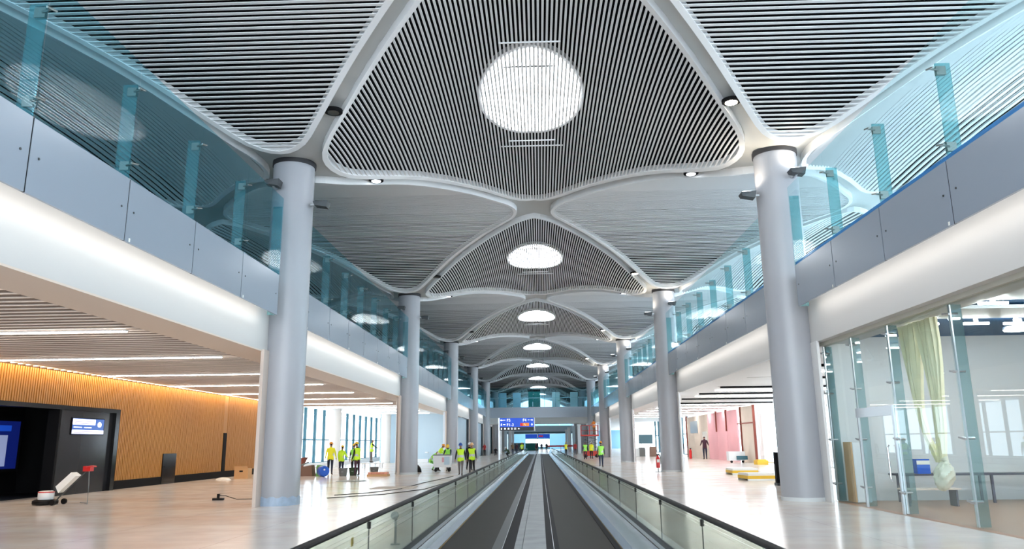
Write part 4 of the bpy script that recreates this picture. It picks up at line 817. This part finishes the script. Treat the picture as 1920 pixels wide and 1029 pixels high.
# ------------------------------------------------------------------ site objects
t = empty('floor_polisher', (-15.68, 24.5, 0), 'white and black floor polishing machine with red grip, near the wooden wall', 'machine')
MB().lathe([(0.36, 0.03), (0.37, 0.06), (0.37, 0.13), (0.30, 0.17)], 24).build('brush_deck', 'black_rubber', t, smooth=True); MB().lathe([(0.22, 0.17), (0.23, 0.20), (0.23, 0.40), (0.19, 0.43)], 24).build('motor', 'white_metal', t, smooth=True)
MB().lathe([(0.236, 0.38), (0.236, 0.41)], 24).build('motor_band', 'red_paint', t)
MB().tube([(0.35, 0, 0.12), (0.42, 0, 0.22), (1.30, 0, 1.10)], 0.022, 8).build('handle_tube', 'dark_steel', t)
b = MB(); u = Vector((0.707, 0, 0.707)); nv_ = Vector((-0.707, 0, 0.707)); o = Vector((0.50, 0, 0.36))
p = lambda a, bb, c: tuple(o + u * a + nv_ * bb + Vector((0, c, 0)))
b.hexa([p(0, .02, -.17), p(.72, .02, -.17), p(.72, .02, .17), p(0, .02, .17), p(.05, .24, -.15), p(.68, .22, -.15), p(.68, .22, .15), p(.05, .24, .15)]); b.build('water_tank', 'foam_white', t)
for y in (-0.3, 0.3): MB().tube([(0.42, y - 0.03, 0.09), (0.42, y + 0.03, 0.09)], 0.09, 14).build('wheel', 'black_rubber', t)
MB().box(1.16, 1.40, -0.10, 0.10, 1.02, 1.18).build('switch_box', 'red_paint', t); MB().tube([(1.36, -0.28, 1.16), (1.40, 0, 1.18), (1.36, 0.28, 1.16)], 0.022, 8).build('grip', 'red_paint', t)
MB().tube([(1.30, 0.02, 1.05), (1.33, 0.03, 0.6), (1.34, 0.03, 0.02), (1.1, 0.4, 0.012), (0.6, 0.9, 0.012)], 0.014, 6).build('cable', 'grey_plastic', t)
t = empty('cardboard_box', (-16.45, 42.9, 0), 'open brown cardboard box at the foot of the wooden wall', 'box')
MB().box(-0.38, 0.38, -0.3, 0.3, 0, 0.55).build('body', 'brown_box', t)
MB().hexa([(-0.38, -0.32, 0.54), (0.38, -0.32, 0.54), (0.38, -0.30, 0.54), (-0.38, -0.30, 0.54), (-0.36, -0.40, 0.68), (0.36, -0.40, 0.68), (0.36, -0.38, 0.68), (-0.36, -0.38, 0.68)]).build('flap', 'brown_box', t); MB().box(-0.1, 0.1, -0.305, -0.30, 0.36, 0.44).build('hand_hole', 'black_matte', t)
t = tag(MB().ellip((-17.0 + 0.1, 41.3, 0.0), (0.4, 0.3, 0.14), 12, 5, 0.0).ellip((-16.6, 40.9, 0), (0.3, 0.25, 0.09), 12, 5, 0.0).build('crumpled_sheet', 'foam_white', smooth=True), 'crumpled white sheet on the floor left of the cardboard box', 'sheet')
t = empty('power_tool', (-10.75, 25.95, 0), 'small dark power tool lying on the floor left of the first column', 'tool')
MB().box(-0.16, 0.2, -0.06, 0.06, 0, 0.07).box(-0.02, 0.05, -0.04, 0.04, 0.07, 0.2).build('body', 'black_rubber', t); MB().tube([(0.05, 0, 0.15), (0.25, 0.02, 0.14), (0.6, 0.1, 0.02), (1.6, 0.4, 0.012), (2.2, 0.5, 0.012)], 0.012, 6).build('cord', 'black_rubber', t)
t = tag(MB().tube([(-7.35, 27.9, 0.012), (-6.4, 29.0, 0.012), (-5.6, 31.5, 0.012), (-5.4, 36, 0.012), (-5.0, 40.2, 0.012), (-4.8, 43.2, 0.012)], 0.012, 6).build('floor_cable', 'black_rubber'), 'long dark cable snaking over the stone floor behind the first left column', 'cable')
t = tag(MB().tube([(-7.2, 26.4, 0.012), (-5.6, 28.2, 0.012), (-4.6, 31.0, 0.012), (-4.3, 36.4, 0.012)], 0.012, 6).build('floor_cable', 'black_rubber'), 'second dark floor cable, nearer the left walkway glass', 'cable')
tag(MB().lathe([(0.75, 0.0), (0.75, 0.015), (0.3, 0.05)], 20, (-9.35, 38.6, 0)).build('floor_mat', 'grey_plastic'), 'dark grey flat mat on the floor behind the first left column', 'mat')
tag(MB().box(-6.9, -5.2, 31.6, 33.3, 0.0, 0.012).box(-6.8, -5.3, 31.7, 33.2, 0.012, 0.016).build('floor_sheet', 'drywall'), 'thin brownish sheet lying flat on the floor before the walkway', 'sheet')
t = empty('rubbish_cart', (-6.27, 50.4, 0), 'tall pale grey wheeled cart with workers leaning on it', 'cart')
MB().hexa([(-1.05, -0.45, 0.28), (0.95, -0.45, 0.28), (0.95, 0.45, 0.28), (-1.05, 0.45, 0.28), (-1.12, -0.5, 1.02), (1.02, -0.5, 1.02), (1.02, 0.5, 1.02), (-1.12, 0.5, 1.02)]).build('bin', 'white_metal', t); MB().box(-1.15, 1.05, -0.53, 0.53, 1.02, 1.08).build('rim', 'grey_plastic', t)
for x, y in ((-0.85, -0.35), (0.75, -0.35), (-0.85, 0.35), (0.75, 0.35)): MB().tube([(x, y - 0.04, 0.12), (x, y + 0.04, 0.12)], 0.12, 14).box(x - 0.04, x + 0.04, y - 0.06, y + 0.06, 0.12, 0.29).build('wheel', 'black_rubber', t)
t.scale = (0.54, 0.8, 1.0)
MB().box(-0.05, 0.2, -0.492, -0.47, 0.6, 0.9).build('pink_sticker', 'pink_wall', t); MB().box(0.2, 0.85, -0.495, -0.47, 0.45, 0.95).build('blue_sticker', 'blue_wall', t)
b = MB(); b.ellip((-8.05, 50.2, 0.0), (0.42, 0.32, 0.5), 12, 6, 0.0); b.tube([(-8.05, 50.2, 0.4), (-7.95, 50.2, 0.75)], 0.03, 6); tag(b.build('vacuum_cleaner', 'black_rubber', smooth=True), 'dark squat vacuum cleaner on the floor left of the cart', 'machine')
t = empty('blue_barrel', (-12.35, 44.2, 0), 'bright blue plastic barrel lying at the workers feet', 'barrel')
b = MB(); b.lathe([(0.24, -0.33), (0.30, -0.28), (0.31, 0.0), (0.30, 0.28), (0.24, 0.33)], 22); ob = b.build('body', 'blue_plastic', t, smooth=True); ob.rotation_euler = (PI / 2, 0, 0.5); ob.location = (0, 0, 0.31)
ob = MB().lathe([(0.05, 0), (0.05, 0.05)], 10).build('cap', 'white_metal', t); ob.rotation_euler = (PI / 2, 0, 0.5); ob.location = (0.15, -0.28, 0.40)
t = empty('wheelbarrow', (-14.75, 46.9, 0), 'rusty brown wheelbarrow partly behind the first left column', 'wheelbarrow')
MB().hexa([(-0.35, -0.25, 0.4), (0.3, -0.25, 0.4), (0.3, 0.25, 0.4), (-0.35, 0.25, 0.4), (-0.55, -0.38, 0.85), (0.6, -0.38, 1.05), (0.6, 0.38, 1.05), (-0.55, 0.38, 0.85)]).build('tray', 'rust_steel', t)
MB().tube([(0.45, -0.05, 0.2), (0.45, 0.05, 0.2)], 0.2, 16).build('wheel', 'black_rubber', t)
for y in (-0.22, 0.22): MB().tube([(0.45, y * 0.4, 0.2), (-0.2, y, 0.4), (-0.95, y * 1.3, 0.62)], 0.025, 6).tube([(-0.3, y, 0.4), (-0.4, y, 0.0)], 0.02, 6).build('handle', 'dark_steel', t)
t = empty('tipped_barrow', (-13.75, 45.6, 0), 'dark brown tipped tub of rubble left of the blue barrel', 'tub')
MB().hexa([(-0.55, -0.4, 0), (0.5, -0.4, 0), (0.5, 0.4, 0), (-0.55, 0.4, 0), (-0.4, -0.3, 0.5), (0.4, -0.3, 0.62), (0.4, 0.3, 0.62), (-0.4, 0.3, 0.5)]).build('shell', 'brick_brown', t); MB().tube([(-0.6, -0.2, 0.3), (-0.2, -0.3, 0.62), (0.2, -0.2, 0.8)], 0.04, 6).build('handle', 'grey_plastic', t)
tag(MB().hexa([(-12.98, 45.0, 0), (-12.6, 45.0, 0), (-12.6, 45.6, 0), (-13.1, 45.6, 0), (-13.0, 45.1, .55), (-12.7, 45.1, .45), (-12.7, 45.5, .45), (-13.0, 45.5, .55)]).box(-13.0, -12.7, 45.2, 45.4, 0.5, 0.62).build('rubble_bag', 'green_cloth'), 'green rubble bag beside the tipped tub', 'bag')
for i, (x, y, m, lb) in enumerate(((-11.35, 44.8, 'grey_plastic', 'dark grey bucket between the feet of the hi-vis workers'), (-10.95, 45.6, 'cloth_green', 'dark green bucket right of the grey one'), (-9.9, 46.5, 'blue_plastic', 'small bucket standing alone right of the workers group'))):
    t = empty('bucket', (x, y, 0), lb, 'bucket', 'buckets by the workers'); MB().lathe([(0.20, 0), (0.26, 0.42), (0.275, 0.43), (0.275, 0.45), (0.24, 0.45), (0.20, 0.06)], 18).build('body', m if i < 2 else 'grey_plastic', t, smooth=True); MB().tube([(-0.26, 0, 0.42), (-0.2, -0.1, 0.30), (0.0, -0.27, 0.24), (0.2, -0.1, 0.3), (0.26, 0, 0.42)], 0.01, 5).build('bail', 'steel', t)
t = empty('tile_stack', (-9.2, 44.3, 0), 'low stack of reddish tiles on a pallet left of the second column', 'stack')
t.scale = (0.85, 0.8, 0.9); MB().box(-0.7, 0.7, -0.4, 0.4, 0, 0.12).build('pallet', 'brown_box', t)
for i in range(5):
    for j in range(1): cube_inst('tile', 'salmon', (-0.52 + i * 0.26 + 0.02 * j, 0, 0.19 + 0.13 * j), (0.24, 0.7, 0.12), t)
t = empty('fire_extinguisher', (6.97, 46.6, 0), 'red fire extinguisher on a stand at the foot of the second right column', 'extinguisher')
MB().lathe([(0.02, 0.22), (0.11, 0.24), (0.115, 0.35), (0.115, 0.78), (0.06, 0.88), (0.035, 0.95)], 20).build('cylinder', 'red_paint', t, smooth=True); MB().box(-0.06, 0.1, -0.03, 0.03, 0.95, 1.02).build('valve', 'black_matte', t)
MB().tube([(0.08, 0, 0.98), (0.16, -0.05, 0.85), (0.15, -0.08, 0.45)], 0.016, 6).build('hose', 'black_rubber', t); MB().lathe([(0.2, 0.0), (0.2, 0.015)], 18).tube([(0, 0, 0), (0, 0, 0.24)], 0.02, 6).build('stand', 'dark_steel', t); MB().box(-0.07, 0.07, -0.118, -0.112, 0.55, 0.72).build('label_patch', 'tape_white', t)
for (x, y, lb) in ((10.4, 88, 'small red fire extinguisher far off between the right columns'), (15.3, 80, 'small red fire extinguisher left of the person before the pink boards')):
    t = empty('fire_extinguisher', (x, y, 0), lb, 'extinguisher'); MB().lathe([(0.14, 0.02), (0.15, 0.75), (0.06, 0.95)], 14).build('cylinder', 'red_paint', t, smooth=True); MB().box(-0.06, 0.1, -0.03, 0.03, 0.95, 1.05).build('valve', 'black_matte', t)
def pallet(x, y, wdt, dep, lb, rz):
    t = empty('foam_pallet', (x, y, 0), lb, 'pallet', rotz=rz)
    for yy in (-dep / 2, dep / 2 - 0.1): MB().box(-wdt / 2, wdt / 2, yy, yy + 0.1, 0.0, 0.08).build('runner', 'foam_white', t)
    MB().box(-wdt / 2, wdt / 2, -dep / 2, dep / 2, 0.08, 0.22).build('side', 'crate_yellow', t); MB().box(-wdt / 2 + 0.02, wdt / 2 - 0.02, -dep / 2 + 0.02, dep / 2 - 0.02, 0.22, 0.32).build('top', 'foam_white', t)
pallet(9.78, 36.0, 1.22, 1.5, 'yellow-edged white pallet on the right, the nearer of the two', 0.05); pallet(10.75, 42.3, 1.35, 1.5, 'yellow-edged white pallet on the right, the farther of the two', 0.0)
tag(MB().box(17.0 - 0.9, 16.9, 58.6, 59.6, 0, 0.3).box(16.2, 16.8, 58.7, 59.5, 0.3, 0.36).build('foam_pallet', 'crate_yellow'), 'small yellow pallet against the white right wall', 'pallet')
t = empty('standing_panel', (9.62, 31.6, 0), 'black upright panel box standing left of the first right column', 'panel box')
MB().box(-0.26, 0.26, -0.12, 0.12, 0.10, 1.28).build('body', 'black_matte', t); MB().box(-0.28, 0.28, -0.2, 0.2, 0, 0.10).build('foot', 'dark_steel', t)
t = empty('site_trolley', (15.9, 63.9, 0), 'white site trolley with a blue box near the white right wall', 'trolley')
MB().box(-0.7, 0.6, -0.4, 0.4, 0.18, 0.9).build('body', 'white_metal', t); MB().box(-0.1, 0.75, -0.55, -0.41, 0.25, 0.55).build('blue_box', 'teal_metal', t)
for x in (-0.5, 0.4): MB().tube([(x, -0.4, 0.1), (x, -0.3, 0.1)], 0.1, 12).build('wheel', 'black_rubber', t)
t = empty('display_board', (13.0, 96, 0), 'dark board on legs far off between the second and third right columns', 'board')
MB().box(-0.85, 0.85, -0.04, 0.04, 1.5, 2.6).build('board', 'teal_wall', t)
for x in (-0.6, 0.55): MB().box(x, x + 0.06, -0.03, 0.03, 0, 1.5).build('leg', 'dark_steel', t)
t = empty('site_machine', (10.6, 95, 0), 'white building machine far off right of the third right column', 'machine')
MB().box(-0.5, 0.5, -0.5, 0.5, 0.15, 0.8).build('body', 'white_metal', t); MB().hexa([(-0.4, -0.1, 0.8), (-0.2, -0.1, 0.8), (-0.2, 0.1, 0.8), (-0.4, 0.1, 0.8), (-0.1, -0.1, 2.1), (0.1, -0.1, 2.1), (0.1, 0.1, 2.1), (-0.1, 0.1, 2.1)]).build('mast', 'foam_white', t)
for x in (-0.4, 0.3): MB().tube([(x, -0.5, 0.15), (x, -0.4, 0.15)], 0.15, 12).build('wheel', 'black_rubber', t)
for i, (x, y, m) in enumerate(((11.6, 95, 'grey_panel'), (12.4, 95.5, 'grey_plastic'), (13.6, 94.5, 'brick_brown'))):
    tag(MB().box(x - 0.4, x + 0.4, y - 0.3, y + 0.3, 0, 0.9 + 0.1 * i).box(x - 0.36, x + 0.36, y - 0.26, y + 0.26, 0.9 + 0.1 * i, 0.96 + 0.1 * i).build('storage_box', m), ['pale grey box beside the far site machine', 'mid grey box under the far dark board', 'dark brown box right of the far dark board'][i], 'box')
